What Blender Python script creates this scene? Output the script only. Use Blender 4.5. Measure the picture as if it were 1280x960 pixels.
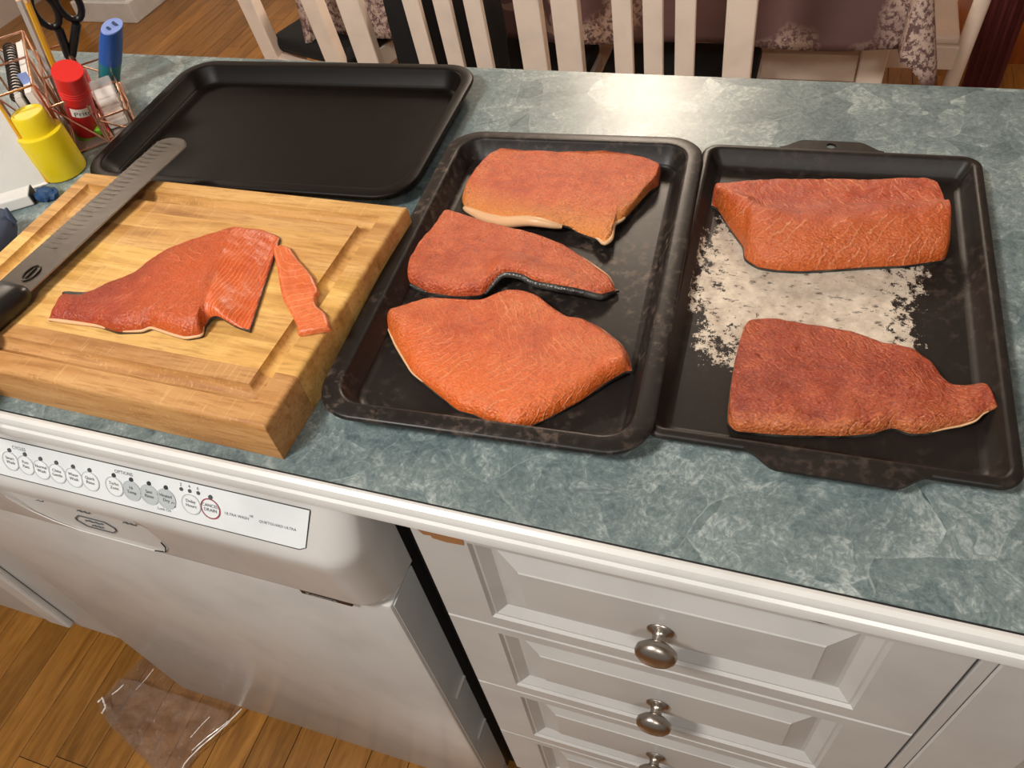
import bpy, bmesh, math, random
import numpy as np
from mathutils import Vector, Matrix, noise
random.seed(7)
S = bpy.context.scene
COL = S.collection
for o in list(bpy.data.objects): bpy.data.objects.remove(o)

# ------------------------------------------------------------------ camera
F = 975.4; PX = np.array([640.0, 480.0])
R = np.array([[0.94367866, 0.1553431, -0.29212859],
              [0.3052494, -0.74939439, 0.58756349],
              [-0.12764559, -0.6436432, -0.75460588]])      # rows: world axes in camera coords
CT = 0.93                                                    # counter height
CAM = np.array([0.0, -0.2381, CT + 0.455])
cam = bpy.data.cameras.new('camera'); cam.sensor_width = 36; cam.lens = F / 1280 * 36
cam.clip_start = 0.01
camo = bpy.data.objects.new('camera', cam); COL.objects.link(camo)
r_, d_, f_ = R[:, 0], R[:, 1], R[:, 2]
camo.matrix_world = Matrix(((r_[0], -d_[0], -f_[0], CAM[0]), (r_[1], -d_[1], -f_[1], CAM[1]),
                            (r_[2], -d_[2], -f_[2], CAM[2]), (0, 0, 0, 1)))
S.camera = camo
def ray(px, py): return R @ np.array([px - PX[0], py - PX[1], F])
def Z(px, py, z):
    d = ray(px, py); return CAM + d * ((z - CAM[2]) / d[2])
def Y(px, py, y):
    d = ray(px, py); return CAM + d * ((y - CAM[1]) / d[1])
def onplane(px, py, p0, n):
    d = ray(px, py); n = np.array(n); return CAM + d * (np.dot(np.array(p0) - CAM, n) / np.dot(d, n))

# ------------------------------------------------------------------ world, lights, exposure
W = bpy.data.worlds.new('world'); S.world = W; W.use_nodes = True
bg = W.node_tree.nodes['Background']; bg.inputs[0].default_value = (1.0, 0.93, 0.86, 1); bg.inputs[1].default_value = 0.20
def lamp(name, loc, size, power, col, aim=None, shape='DISK', spread=180):
    l = bpy.data.lights.new(name, 'AREA'); l.shape = shape; l.size = size; l.energy = power; l.color = col
    l.spread = math.radians(spread)
    o = bpy.data.objects.new(name, l); COL.objects.link(o); o.location = loc
    if aim is not None:
        o.rotation_euler = (Vector(aim) - Vector(loc)).to_track_quat('-Z', 'Y').to_euler()
    return o
WARM = (1.0, 0.86, 0.70)
pl_ = bpy.data.lights.new('dining_pendant_light', 'POINT'); pl_.energy = 33; pl_.color = WARM; pl_.shadow_soft_size = .11
po_ = bpy.data.objects.new('dining_pendant_light', pl_); COL.objects.link(po_); po_.location = (-0.42, 1.80, 1.70)
lamp('kitchen_ceiling_light', (-0.85, -0.75, 2.38), 0.35, 28, (1.0, 0.96, 0.90), (-0.3, 0.3, 0.8))
lamp('kitchen_added_fill_light', (0.45, -1.25, 2.38), 0.35, 11, (1.0, 0.96, 0.90), (-0.3, 0.6, 0.7))  # unseen fill added to brighten chair backs and right-facing sides
lamp('hall_ceiling_light', (-2.6, 1.6, 2.38), 0.4, 14, WARM, (-2.4, 1.8, 0))
S.view_settings.view_transform = 'Standard'; S.view_settings.look = 'None'
S.view_settings.gamma = 1; S.view_settings.use_curve_mapping = False
S.view_settings.exposure = 0.36

# ------------------------------------------------------------------ material helpers
def lin(c):
    f = lambda v: (v / 255 / 12.92) if v / 255 <= 0.04045 else ((v / 255 + 0.055) / 1.055) ** 2.4
    return (f(c[0]), f(c[1]), f(c[2]), 1)
class NT:
    def __init__(s, name):
        s.m = bpy.data.materials.new(name); s.m.use_nodes = True; s.t = s.m.node_tree
        s.b = s.t.nodes['Principled BSDF']; s.out = s.t.nodes['Material Output']
    def n(s, typ, **kw):
        nd = s.t.nodes.new(typ)
        for k, v in kw.items():
            if k.startswith('i_'): nd.inputs[k[2:].replace('_', ' ')].default_value = v
            else: setattr(nd, k, v)
        return nd
    def l(s, a, b): s.t.links.new(a, b)
    def set(s, **kw):
        for k, v in kw.items(): s.b.inputs[k.replace('_', ' ')].default_value = v
    def coord(s, which='Object', scale=(1, 1, 1), rot=(0, 0, 0), loc=(0, 0, 0)):
        tc = s.n('ShaderNodeTexCoord'); mp = s.n('ShaderNodeMapping')
        mp.inputs['Scale'].default_value = scale; mp.inputs['Rotation'].default_value = rot; mp.inputs['Location'].default_value = loc
        s.l(tc.outputs[which], mp.inputs[0]); return mp.outputs[0]
    def noise(s, vec, scale, detail=3, rough=0.5, dist=0.0):
        nd = s.n('ShaderNodeTexNoise'); nd.inputs['Scale'].default_value = scale; nd.inputs['Detail'].default_value = detail
        nd.inputs['Roughness'].default_value = rough; nd.inputs['Distortion'].default_value = dist
        s.l(vec, nd.inputs['Vector']); return nd.outputs['Fac']
    def voro(s, vec, scale, feature='F1', out='Distance', rand=1.0):
        nd = s.n('ShaderNodeTexVoronoi'); nd.feature = feature; nd.inputs['Scale'].default_value = scale
        nd.inputs['Randomness'].default_value = rand
        s.l(vec, nd.inputs['Vector']); return nd.outputs[out]
    def ramp(s, fac, stops, interp='LINEAR'):
        nd = s.n('ShaderNodeValToRGB'); nd.color_ramp.interpolation = interp
        e = nd.color_ramp.elements
        while len(e) < len(stops): e.new(0.5)
        for i, (p, c) in enumerate(stops):
            e[i].position = p; e[i].color = c if len(c) == 4 else lin(c)
        s.l(fac, nd.inputs[0]); return nd.outputs[0]
    def g(s, fac, a, b):      # grey smooth remap a..b -> 0..1
        nd = s.n('ShaderNodeMapRange'); nd.inputs['From Min'].default_value = a; nd.inputs['From Max'].default_value = b
        s.l(fac, nd.inputs['Value']); return nd.outputs[0]
    def mix(s, fac, a, b, mode='MIX'):
        nd = s.n('ShaderNodeMix'); nd.data_type = 'RGBA'; nd.blend_type = mode
        for sock, v in ((nd.inputs[0], fac), (nd.inputs[6], a), (nd.inputs[7], b)):
            if isinstance(v, (int, float)): sock.default_value = v
            elif isinstance(v, tuple): sock.default_value = v if len(v) == 4 else lin(v)
            else: s.l(v, sock)
        return nd.outputs[2]
    def math(s, op, a, b=None, clamp=False):
        nd = s.n('ShaderNodeMath'); nd.operation = op; nd.use_clamp = clamp
        for i, v in enumerate((a, b)):
            if v is None: continue
            if isinstance(v, (int, float)): nd.inputs[i].default_value = v
            else: s.l(v, nd.inputs[i])
        return nd.outputs[0]
    def vadd(s, vec, fac, amt):
        sub = s.n('ShaderNodeVectorMath'); sub.operation = 'SUBTRACT'; s.l(fac, sub.inputs[0]); sub.inputs[1].default_value = (.5, .5, .5)
        sc = s.n('ShaderNodeVectorMath'); sc.operation = 'SCALE'; s.l(sub.outputs[0], sc.inputs[0]); sc.inputs['Scale'].default_value = amt
        ad = s.n('ShaderNodeVectorMath'); ad.operation = 'ADD'; s.l(vec, ad.inputs[0]); s.l(sc.outputs[0], ad.inputs[1]); return ad.outputs[0]
    def noisecol(s, vec, scale, detail=2):
        nd = s.n('ShaderNodeTexNoise'); nd.inputs['Scale'].default_value = scale; nd.inputs['Detail'].default_value = detail
        s.l(vec, nd.inputs['Vector']); return nd.outputs['Color']
    def base(s, v):
        if isinstance(v, tuple): s.b.inputs['Base Color'].default_value = v if len(v) == 4 else lin(v)
        else: s.l(v, s.b.inputs['Base Color'])
    def rough(s, v):
        if isinstance(v, (int, float)): s.b.inputs['Roughness'].default_value = v
        else: s.l(v, s.b.inputs['Roughness'])
    def bump(s, h, strength=0.3, dist=0.001):
        nd = s.n('ShaderNodeBump'); nd.inputs['Strength'].default_value = strength; nd.inputs['Distance'].default_value = dist
        s.l(h, nd.inputs['Height']); s.l(nd.outputs[0], s.b.inputs['Normal'])
def plain(name, c, rough=0.5, metal=0.0, **kw):
    t = NT(name); v = t.coord(); n = t.noise(v, 40, 3)
    t.base(t.mix(t.math('MULTIPLY', n, 0.16), c, tuple(int(x * 0.72) for x in c)))
    t.set(Roughness=rough, Metallic=metal)
    for k, val in kw.items(): t.b.inputs[k.replace('_', ' ')].default_value = val
    return t.m

# --- laminate
def m_laminate():
    t = NT('teal_laminate'); v = t.coord()
    w = t.vadd(v, t.noisecol(v, 14, 3), 0.035)
    def shard(scale, vec, k):
        nd = t.n('ShaderNodeTexVoronoi'); nd.inputs['Scale'].default_value = scale; t.l(vec, nd.inputs['Vector'])
        sub = t.n('ShaderNodeVectorMath'); sub.operation = 'SUBTRACT'; t.l(vec, sub.inputs[0]); t.l(nd.outputs['Position'], sub.inputs[1])
        cc = t.n('ShaderNodeVectorMath'); cc.operation = 'SUBTRACT'; t.l(nd.outputs['Color'], cc.inputs[0]); cc.inputs[1].default_value = (.5, .5, .5)
        dt = t.n('ShaderNodeVectorMath'); dt.operation = 'DOT_PRODUCT'; t.l(sub.outputs[0], dt.inputs[0]); t.l(cc.outputs[0], dt.inputs[1])
        sep = t.n('ShaderNodeSeparateColor'); t.l(nd.outputs['Color'], sep.inputs[0])
        nm = t.n('ShaderNodeVectorMath'); nm.operation = 'NORMALIZE'; t.l(sub.outputs[0], nm.inputs[0])
        ad = t.n('ShaderNodeVectorMath'); ad.operation = 'MULTIPLY_ADD'; t.l(nd.outputs['Color'], ad.inputs[0]); ad.inputs[1].default_value = (9, 9, 9); t.l(nm.outputs[0], ad.inputs[2])
        ray = t.noise(ad.outputs[0], 6.0, 4, .6)
        return t.math('MULTIPLY', dt.outputs['Value'], k), sep.outputs[0], ray
    g1, c1, r1 = shard(13, w, 13.0); g2, c2, r2 = shard(30, w, 22.0); g3, c3, r3 = shard(75, t.vadd(v, t.noisecol(v, 70, 2), .012), 40.0)
    fine = t.noise(w, 230, 6, 0.70, 1.0); cloud = t.noise(v, 7, 3)
    tone = t.math('ADD', t.math('MULTIPLY', g1, .65), t.math('MULTIPLY', g2, .80))
    tone = t.math('ADD', tone, t.math('MULTIPLY', g3, .38))
    tone = t.math('ADD', tone, t.math('MULTIPLY', t.math('SUBTRACT', c2, .5), .10))
    tone = t.math('ADD', tone, t.math('MULTIPLY', t.math('SUBTRACT', r1, .5), .75))
    tone = t.math('ADD', tone, t.math('MULTIPLY', t.math('SUBTRACT', r2, .5), .8))
    tone = t.math('ADD', tone, t.math('MULTIPLY', t.math('SUBTRACT', fine, .5), 1.5))
    tone = t.math('ADD', tone, t.math('MULTIPLY', t.math('SUBTRACT', cloud, .5), .5))
    col = t.ramp(t.g(tone, -.62, .62), [(0.0, (62, 78, 82)), (0.34, (94, 109, 111)), (0.60, (114, 128, 128)), (1.0, (172, 181, 178))])
    e1 = t.voro(w, 13, 'DISTANCE_TO_EDGE'); l1 = t.math('SUBTRACT', 1.0, t.g(e1, 0.0, 0.012), True)
    e2 = t.voro(t.vadd(v, t.noisecol(v, 18, 3), .06), 21, 'DISTANCE_TO_EDGE'); l2 = t.math('SUBTRACT', 1.0, t.g(e2, 0.0, 0.012), True)
    brk = t.g(t.noise(v, 30, 4), 0.48, 0.62); brk2 = t.g(t.noise(t.coord(loc=(4, 4, 1)), 30, 4), 0.46, 0.6)
    col = t.mix(t.math('MULTIPLY', t.math('MULTIPLY', l1, brk), 0.32), col, (182, 194, 188))
    col = t.mix(t.math('MULTIPLY', t.math('MULTIPLY', l2, brk2), 0.42), col, (52, 70, 74))
    t.base(col); t.rough(t.math('ADD', t.math('MULTIPLY', fine, .12), .32)); t.bump(fine, .10, .0006); t.set(**{'Specular_IOR_Level': .5})
    return t.m
def m_white(name='white_paint', c=(184, 182, 179), rough=0.32):
    t = NT(name); v = t.coord(); n = t.noise(v, 14, 4); n2 = t.noise(v, 180, 3)
    t.base(t.mix(t.g(n, .45, .75), c, tuple(int(x * .95) for x in c))); t.rough(rough); t.bump(n2, .05, .0004); return t.m
def m_pan(name, wear=0.0, patch=False, tint=(24, 20, 19), rough=.34, spec=.3):
    t = NT(name); v = t.coord(); n = t.noise(v, 9, 5, .6); n2 = t.noise(v, 130, 5, .65)
    col = t.mix(t.g(n, .35, .75), tint, tuple(int(x * 1.45) for x in tint))
    rg = t.math('ADD', t.math('MULTIPLY', n, .25), rough - .08)
    if wear:
        big = t.noise(t.coord(loc=(3.1, 1.7, 0)), 13, 4, .6)
        m = t.math('MULTIPLY', t.g(n2, .50, .66), t.g(big, .42, .68))
        col = t.mix(t.math('MULTIPLY', m, wear), col, (126, 108, 96))
        rg = t.math('ADD', rg, t.math('MULTIPLY', m, .12))
    if patch:
        tc = t.coord(); sx = t.n('ShaderNodeSeparateXYZ'); t.l(tc, sx.inputs[0])
        ax = t.math('ABSOLUTE', t.math('ADD', sx.outputs[0], .018)); ay = t.math('ABSOLUTE', t.math('ADD', sx.outputs[1], -.012))
        dx = t.math('POWER', t.math('DIVIDE', ax, .088), 3.0); dy = t.math('POWER', t.math('DIVIDE', ay, .110), 3.0)
        rad = t.math('ADD', dx, dy)
        fall = t.math('SUBTRACT', 1.0, t.math('MULTIPLY', rad, .62))
        nn = t.noise(t.coord(scale=(1, .8, 1)), 95, 8, .78); nl = t.noise(t.coord(loc=(7, 2, 0)), 16, 3); nf = t.noise(v, 420, 3, .6)
        val = t.math('ADD', t.math('ADD', t.math('MULTIPLY', fall, .40), nn), t.math('ADD', t.math('MULTIPLY', nl, .40), t.math('MULTIPLY', nf, .20)))
        low = t.math('LESS_THAN', sx.outputs[2], .006)
        pit = t.g(t.noise(t.coord(scale=(1, 2.2, 1), rot=(0, 0, .5), loc=(1, 5, 0)), 85, 6, .75), .37, .43)
        m = t.math('MULTIPLY', t.math('MULTIPLY', t.g(val, 1.01, 1.04), low), t.math('ADD', t.math('MULTIPLY', pit, .8), .2)); m.node.use_clamp = True
        sil = t.ramp(t.noise(v, 60, 6, .7), [(.3, (172, 158, 142)), (.7, (224, 214, 198))])
        col = t.mix(m, col, sil)
        rg = t.math('ADD', rg, t.math('MULTIPLY', m, .22))
        t.l(t.math('MULTIPLY', m, .35), t.b.inputs['Metallic'])
    t.base(col); t.rough(rg); t.bump(n2, .08, .0006); t.set(**{'Specular_IOR_Level': spec}); return t.m
def m_board():
    t = NT('maple_board_wood'); oi = t.n('ShaderNodeObjectInfo')
    cb = t.n('ShaderNodeCombineXYZ'); t.l(t.math('MULTIPLY', oi.outputs['Random'], 37.0), cb.inputs[0]); t.l(t.math('MULTIPLY', oi.outputs['Random'], 11.0), cb.inputs[2])
    v = t.coord(scale=(1, 9, 9)); ad = t.n('ShaderNodeVectorMath'); ad.operation = 'ADD'; t.l(v, ad.inputs[0]); t.l(cb.outputs[0], ad.inputs[1]); v = ad.outputs[0]
    g1 = t.noise(v, 6, 6, .62, .6); g2 = t.noise(v, 34, 5, .6, .3)
    col = t.ramp(g1, [(.25, (142, 96, 46)), (.45, (192, 144, 82)), (.7, (214, 172, 110))])
    col = t.mix(t.g(g2, .5, .75), col, (164, 116, 62))
    hs = t.n('ShaderNodeHueSaturation'); t.l(col, hs.inputs['Color'])
    t.l(t.math('ADD', t.math('MULTIPLY', oi.outputs['Random'], .42), .76), hs.inputs['Value'])
    t.l(t.math('ADD', t.math('MULTIPLY', oi.outputs['Random'], .02), .49), hs.inputs['Hue'])
    col = hs.outputs[0]
    # knife scratches
    for rot, sc in ((.12, (1, .06, 1)), (1.62, (1, .06, 1)), (.9, (1, .05, 1))):
        s1 = t.noise(t.coord(scale=sc, rot=(0, 0, rot)), 420, 2, .5)
        msk = t.g(t.noise(t.coord(loc=(rot * 3, 1, 0)), 12, 3), .45, .7)
        col = t.mix(t.math('MULTIPLY', t.math('MULTIPLY', t.g(s1, .60, .72), msk), .4), col, (228, 194, 136))
    t.base(col); t.rough(.52); t.bump(g2, .12, .0006); t.set(**{'Specular_IOR_Level': .3}); return t.m
def m_plank():
    t = NT('oak_floor_plank'); oi = t.n('ShaderNodeObjectInfo')
    cb = t.n('ShaderNodeCombineXYZ'); t.l(t.math('MULTIPLY', oi.outputs['Random'], 57.0), cb.inputs[0]); t.l(t.math('MULTIPLY', oi.outputs['Random'], 23.0), cb.inputs[1])
    v = t.coord(scale=(9, .8, 1)); ad = t.n('ShaderNodeVectorMath'); ad.operation = 'ADD'; t.l(v, ad.inputs[0]); t.l(cb.outputs[0], ad.inputs[1]); v = ad.outputs[0]
    g1 = t.noise(v, 5, 6, .6, 1.0); g2 = t.noise(v, 40, 4, .6)
    col = t.ramp(g1, [(.3, (122, 80, 30)), (.55, (158, 108, 48)), (.8, (176, 128, 64))])
    col = t.mix(t.math('MULTIPLY', t.g(g2, .52, .72), .5), col, (98, 60, 22))
    hs = t.n('ShaderNodeHueSaturation'); t.l(col, hs.inputs['Color']); t.l(t.math('ADD', t.math('MULTIPLY', oi.outputs['Random'], .38), .74), hs.inputs['Value'])
    t.base(hs.outputs[0]); t.rough(.3); t.bump(g2, .06, .0006); return t.m
def m_flesh(name, c_deep, c_mid, c_light, line=.35, freq=330, slant=1.3, cut=False, belly=None, spec=.6, grain=1.0, dirn=1, ug=None):
    t = NT(name); v = t.coord(); uv = t.n('ShaderNodeUVMap').outputs[0]
    sx = t.n('ShaderNodeSeparateXYZ'); t.l(uv, sx.inputs[0]); U, V = sx.outputs[0], sx.outputs[1]
    big = t.noise(v, 22, 4, .6); mid = t.noise(v, 85, 5, .65, .6)
    gr = t.noise(t.coord(scale=(1, 1.5, 1), rot=(0, 0, .6)), 420, 5, .75, .6)
    k = t.math('ADD', t.math('MULTIPLY', big, .6), t.math('MULTIPLY', mid, .4))
    col = t.ramp(k, [(.34, c_deep), (.5, c_mid), (.68, c_light)])
    if belly is not None:
        # lighter fatty colour towards the belly side of the fillet
        bm_ = t.g(t.math('ADD', V, t.math('MULTIPLY', t.math('SUBTRACT', mid, .5), .02)), belly[0], belly[1]); bm_.node.clamp = True
        col = t.mix(bm_, col, belly[2])
    if ug is not None:
        um = t.g(t.math('ADD', t.math('ADD', U, t.math('MULTIPLY', V, .4)), t.math('MULTIPLY', t.math('SUBTRACT', mid, .5), .02)), ug[0], ug[1]); um.node.clamp = True
        col = t.mix(um, col, ug[2])
    wob = t.math('MULTIPLY', t.math('SUBTRACT', t.noise(v, 60, 3), .5), .016)
    if cut:
        ph = t.math('ADD', V, t.math('ADD', wob, t.math('MULTIPLY', t.math('POWER', t.math('ABSOLUTE', t.math('SUBTRACT', U, .02)), 1.5), slant * 4)))
    else:
        av = t.math('ABSOLUTE', t.math('ADD', V, -.004)); ph = t.math('ADD', t.math('MULTIPLY', U, float(dirn)), t.math('ADD', wob, t.math('MULTIPLY', av, slant)))
    sn = t.math('SINE', t.math('MULTIPLY', ph, freq * 2 * math.pi / 2))
    ln = t.g(sn, .72, 1.0); ln.node.clamp = True
    msk = t.g(t.noise(v, 42, 3), .40, .66)
    if cut: lm = t.math('MULTIPLY', ln, t.math('ADD', t.math('MULTIPLY', msk, .5), .5))
    else: lm = t.math('MULTIPLY', ln, msk)
    col = t.mix(t.math('MULTIPLY', lm, line), col, (232, 158, 108))
    col = t.mix(t.math('MULTIPLY', t.g(gr, .53, .68), .50 * grain), col, (228, 142, 96))
    col = t.mix(t.math('MULTIPLY', t.g(gr, .47, .32), .66 * grain), col, (88, 24, 8))
    cw = t.vadd(t.coord(scale=(1, 1.35, 1), rot=(0, 0, .5)), t.noisecol(v, 240, 2), .0022); ce = t.voro(cw, 430)
    col = t.mix(t.math('MULTIPLY', t.math('MULTIPLY', t.g(ce, .42, .72), t.g(big, .3, .62)), .26 * grain), col, (92, 26, 10))
    col = t.mix(t.math('MULTIPLY', t.math('MULTIPLY', t.g(ce, .30, .06), t.g(mid, .36, .62)), .62 * grain), col, (240, 154, 98))
    # few dark pepper specks
    sp = t.voro(v, 95, 'F1', 'Distance'); spm = t.math('LESS_THAN', sp, .045)
    col = t.mix(t.math('MULTIPLY', spm, .7), col, (50, 18, 10))
    t.base(col); t.rough(t.math('ADD', t.math('MULTIPLY', gr, .22), .20 if not cut else .26))
    h = t.math('ADD', t.math('ADD', t.math('MULTIPLY', gr, .5 * grain), t.math('MULTIPLY', ce, -.5 * grain)), t.math('ADD', t.math('MULTIPLY', mid, 1.2), t.math('MULTIPLY', lm, .35)))
    t.bump(h, .9 if not cut else .35, .0016)
    t.set(**{'Specular_IOR_Level': spec, 'Subsurface_Weight': .05, 'Subsurface_Scale': .003}); t.b.inputs['Subsurface Radius'].default_value = (1, .3, .12)
    return t.m
def m_skin(name, a=(22, 22, 22), b=(80, 78, 72)):
    t = NT(name); v = t.coord(); sc = t.voro(v, 520); n = t.noise(v, 60, 4)
    t.base(t.mix(t.g(n, .4, .75), a, b)); t.rough(.35); t.bump(sc, .5, .0008); return t.m
def m_cloth():
    t = NT('taupe_blossom_cloth'); v = t.coord()
    big = t.noise(t.coord(loc=(1.3, .4, .2)), 4.2, 2, .5); fine = t.noise(v, 95, 5, .75)
    m = t.math('MULTIPLY', t.g(big, .46, .53), t.g(fine, .46, .52))
    n = t.noise(v, 8, 3); col = t.mix(n, (88, 62, 62), (112, 82, 80))
    e = t.voro(t.vadd(v, t.noisecol(v, 7, 3), .2), 2.6, 'DISTANCE_TO_EDGE'); br = t.math('LESS_THAN', e, .012)
    col = t.mix(t.math('MULTIPLY', br, .7), col, (164, 134, 122))
    col = t.mix(m, col, (196, 172, 158)); t.base(col); t.rough(.55); return t.m
def m_plastic_film():
    t = NT('clear_plastic_film'); v = t.coord(); n = t.noise(v, 26, 4, .6, 1.5)
    tr = t.n('ShaderNodeBsdfTransparent'); tr.inputs[0].default_value = (.93, .92, .92, 1)
    gl = t.n('ShaderNodeBsdfGlossy'); gl.inputs['Roughness'].default_value = .08; gl.inputs[0].default_value = (1, .96, .93, 1)
    bp = t.n('ShaderNodeBump'); bp.inputs['Strength'].default_value = .8; bp.inputs['Distance'].default_value = .01; t.l(n, bp.inputs['Height']); t.l(bp.outputs[0], gl.inputs['Normal'])
    df = t.n('ShaderNodeBsdfDiffuse'); df.inputs[0].default_value = lin((200, 180, 170))
    lw = t.n('ShaderNodeLayerWeight'); lw.inputs[0].default_value = .35; t.l(bp.outputs[0], lw.inputs['Normal'])
    m1 = t.n('ShaderNodeMixShader'); m1.inputs[0].default_value = .07; t.l(tr.outputs[0], m1.inputs[1]); t.l(df.outputs[0], m1.inputs[2])
    m2 = t.n('ShaderNodeMixShader'); t.l(t.math('MULTIPLY', lw.outputs['Facing'], .55), m2.inputs[0]); t.l(m1.outputs[0], m2.inputs[1]); t.l(gl.outputs[0], m2.inputs[2])
    t.l(m2.outputs[0], t.out.inputs[0]); return t.m
def m_steel(name, c=(118, 112, 106), rough=.3, brush=(1, 1, 1)):
    t = NT(name); n = t.noise(t.coord(scale=brush), 220, 3, .6); n2 = t.noise(t.coord(), 25, 3)
    t.base(t.mix(n2, c, tuple(int(x * .8) for x in c))); t.rough(t.math('ADD', t.math('MULTIPLY', n, .16), rough - .06)); t.set(Metallic=1.0)
    return t.m

M = dict(
    lam=m_laminate(), white=m_white(), trimw=m_white('white_trim_paint', (208, 207, 204), .28), dw=m_white('white_enamel', (190, 187, 184), .22),
    dwin=m_white('pocket_plastic', (214, 206, 208), .3), strip=m_white('control_strip_film', (212, 216, 217), .2),
    ink=plain('grey_ink', (74, 76, 78), .6), inklight=plain('pale_grey_ink', (168, 172, 174), .6), inkdark=plain('dark_ink', (50, 50, 52), .5),
    btn=plain('button_grey', (176, 182, 184), .4), btnw=plain('button_white', (218, 221, 222), .3), red=plain('maroon_ink', (140, 52, 66), .5),
    black=plain('black_gap_rubber', (10, 9, 9), .7), blackp=plain('black_plastic', (17, 16, 16), .35), rawwood=plain('chipped_raw_wood', (150, 104, 62), .7),
    greyside=m_white('grey_enamel_side', (186, 188, 188), .3),
    pan1=m_pan('dark_bakeware', 0.0, False, (11, 7, 5), .40, .15), pan2=m_pan('worn_grey_bakeware', .55, False, (23, 20, 19), .36, .3),
    pan3=m_pan('scuffed_bakeware', .20, True, (24, 20, 18), .40, .28), board=m_board(), plank=m_plank(),
    gap=plain('floor_joint', (40, 22, 10), .8),
    skin=m_skin('fish_skin'), fat=plain('pale_fish_fat', (214, 172, 130), .35), knob=m_steel('brushed_nickel', (186, 176, 166), .30),
    blade=m_steel('knife_steel', (112, 106, 100), .42), bladeh=m_steel('scallop_steel', (88, 83, 78), .36), edge=m_steel('sharp_edge_steel', (205, 200, 194), .2),
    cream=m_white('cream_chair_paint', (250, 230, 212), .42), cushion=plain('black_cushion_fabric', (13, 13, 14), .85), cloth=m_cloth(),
    film=m_plastic_film(), rose=m_steel('rose_gold_wire', (236, 178, 148), .3),
    wall=m_white('wall_paint', (206, 194, 184), .6), ceil=m_white('ceiling_paint', (222, 216, 208), .8), maroon=plain('maroon_fabric', (84, 24, 22), .8),
    oakc=None, yellow=plain('yellow_plastic', (222, 196, 22), .38), redp=plain('red_plastic', (214, 44, 40), .35), redlab=plain('red_label', (186, 30, 30), .4),
    paper=plain('white_paper', (232, 226, 218), .7), blue=plain('blue_plastic', (38, 84, 160), .35), bluel=plain('pale_blue_plastic', (138, 160, 220), .35),
    teal=plain('teal_plastic', (28, 110, 120), .3), green=plain('green_plastic', (120, 190, 40), .4), pencil=plain('yellow_pencil_paint', (216, 160, 40), .4),
    coil=plain('dark_wire_coil', (60, 52, 50), .4, .6), greyfelt=plain('grey_blue_felt', (66, 76, 98), .9), navy=plain('navy_putty', (24, 62, 104), .6),
    card=plain('grey_card', (150, 138, 130), .7), wboard=m_white('whiteboard_gloss', (218, 216, 212), .15), clear=None,
)
t = NT('varnished_orange_wood'); v = t.coord(scale=(6, 6, .8)); g1 = t.noise(v, 4, 5, .6, 1.2)
t.base(t.ramp(g1, [(.3, (120, 54, 14)), (.7, (176, 92, 32))])); t.rough(.35); M['oakc'] = t.m
t = NT('clear_box_plastic'); t.base((225, 220, 218)); t.set(Roughness=.1, Alpha=.35); t.bump(t.noise(t.coord(), 50, 2), .1, .001); M['clear'] = t.m

# ------------------------------------------------------------------ object helpers
def tag(o, label=None, cat=None, group=None, kind=None):
    if label: o['label'] = label
    if cat: o['category'] = cat
    if group: o['group'] = group
    if kind: o['kind'] = kind
    return o
def thing(name, label, cat, loc=(0, 0, 0), group=None):
    o = bpy.data.objects.new(name, None); COL.objects.link(o); o.location = loc; o.empty_display_size = .05
    return tag(o, label, cat, group)
def rootloc(p):
    while p.parent: p = p.parent
    return Vector(p.location)
def mesh(name, verts, faces, mat, parent=None, smooth=False, loc=None, uv=None, angle=None):
    """verts in world space; loc = origin for a top-level mesh"""
    off = rootloc(parent) if parent else Vector(loc or (0, 0, 0))
    me = bpy.data.meshes.new(name)
    me.from_pydata([(v[0] - off.x, v[1] - off.y, v[2] - off.z) for v in verts], [], [tuple(f) for f in faces])
    if uv is not None:
        ul = me.uv_layers.new(name='UVMap')
        for lp in me.loops: ul.data[lp.index].uv = uv[lp.vertex_index]
    me.materials.append(mat)
    o = bpy.data.objects.new(name, me); COL.objects.link(o)
    if parent: o.parent = parent
    else: o.location = off
    bm = bmesh.new(); bm.from_mesh(me); bmesh.ops.recalc_face_normals(bm, faces=bm.faces); bm.to_mesh(me); bm.free()
    if smooth:
        for p in me.polygons: p.use_smooth = True
        me.set_sharp_from_angle(angle=math.radians(angle or 40))
    return o
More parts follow.
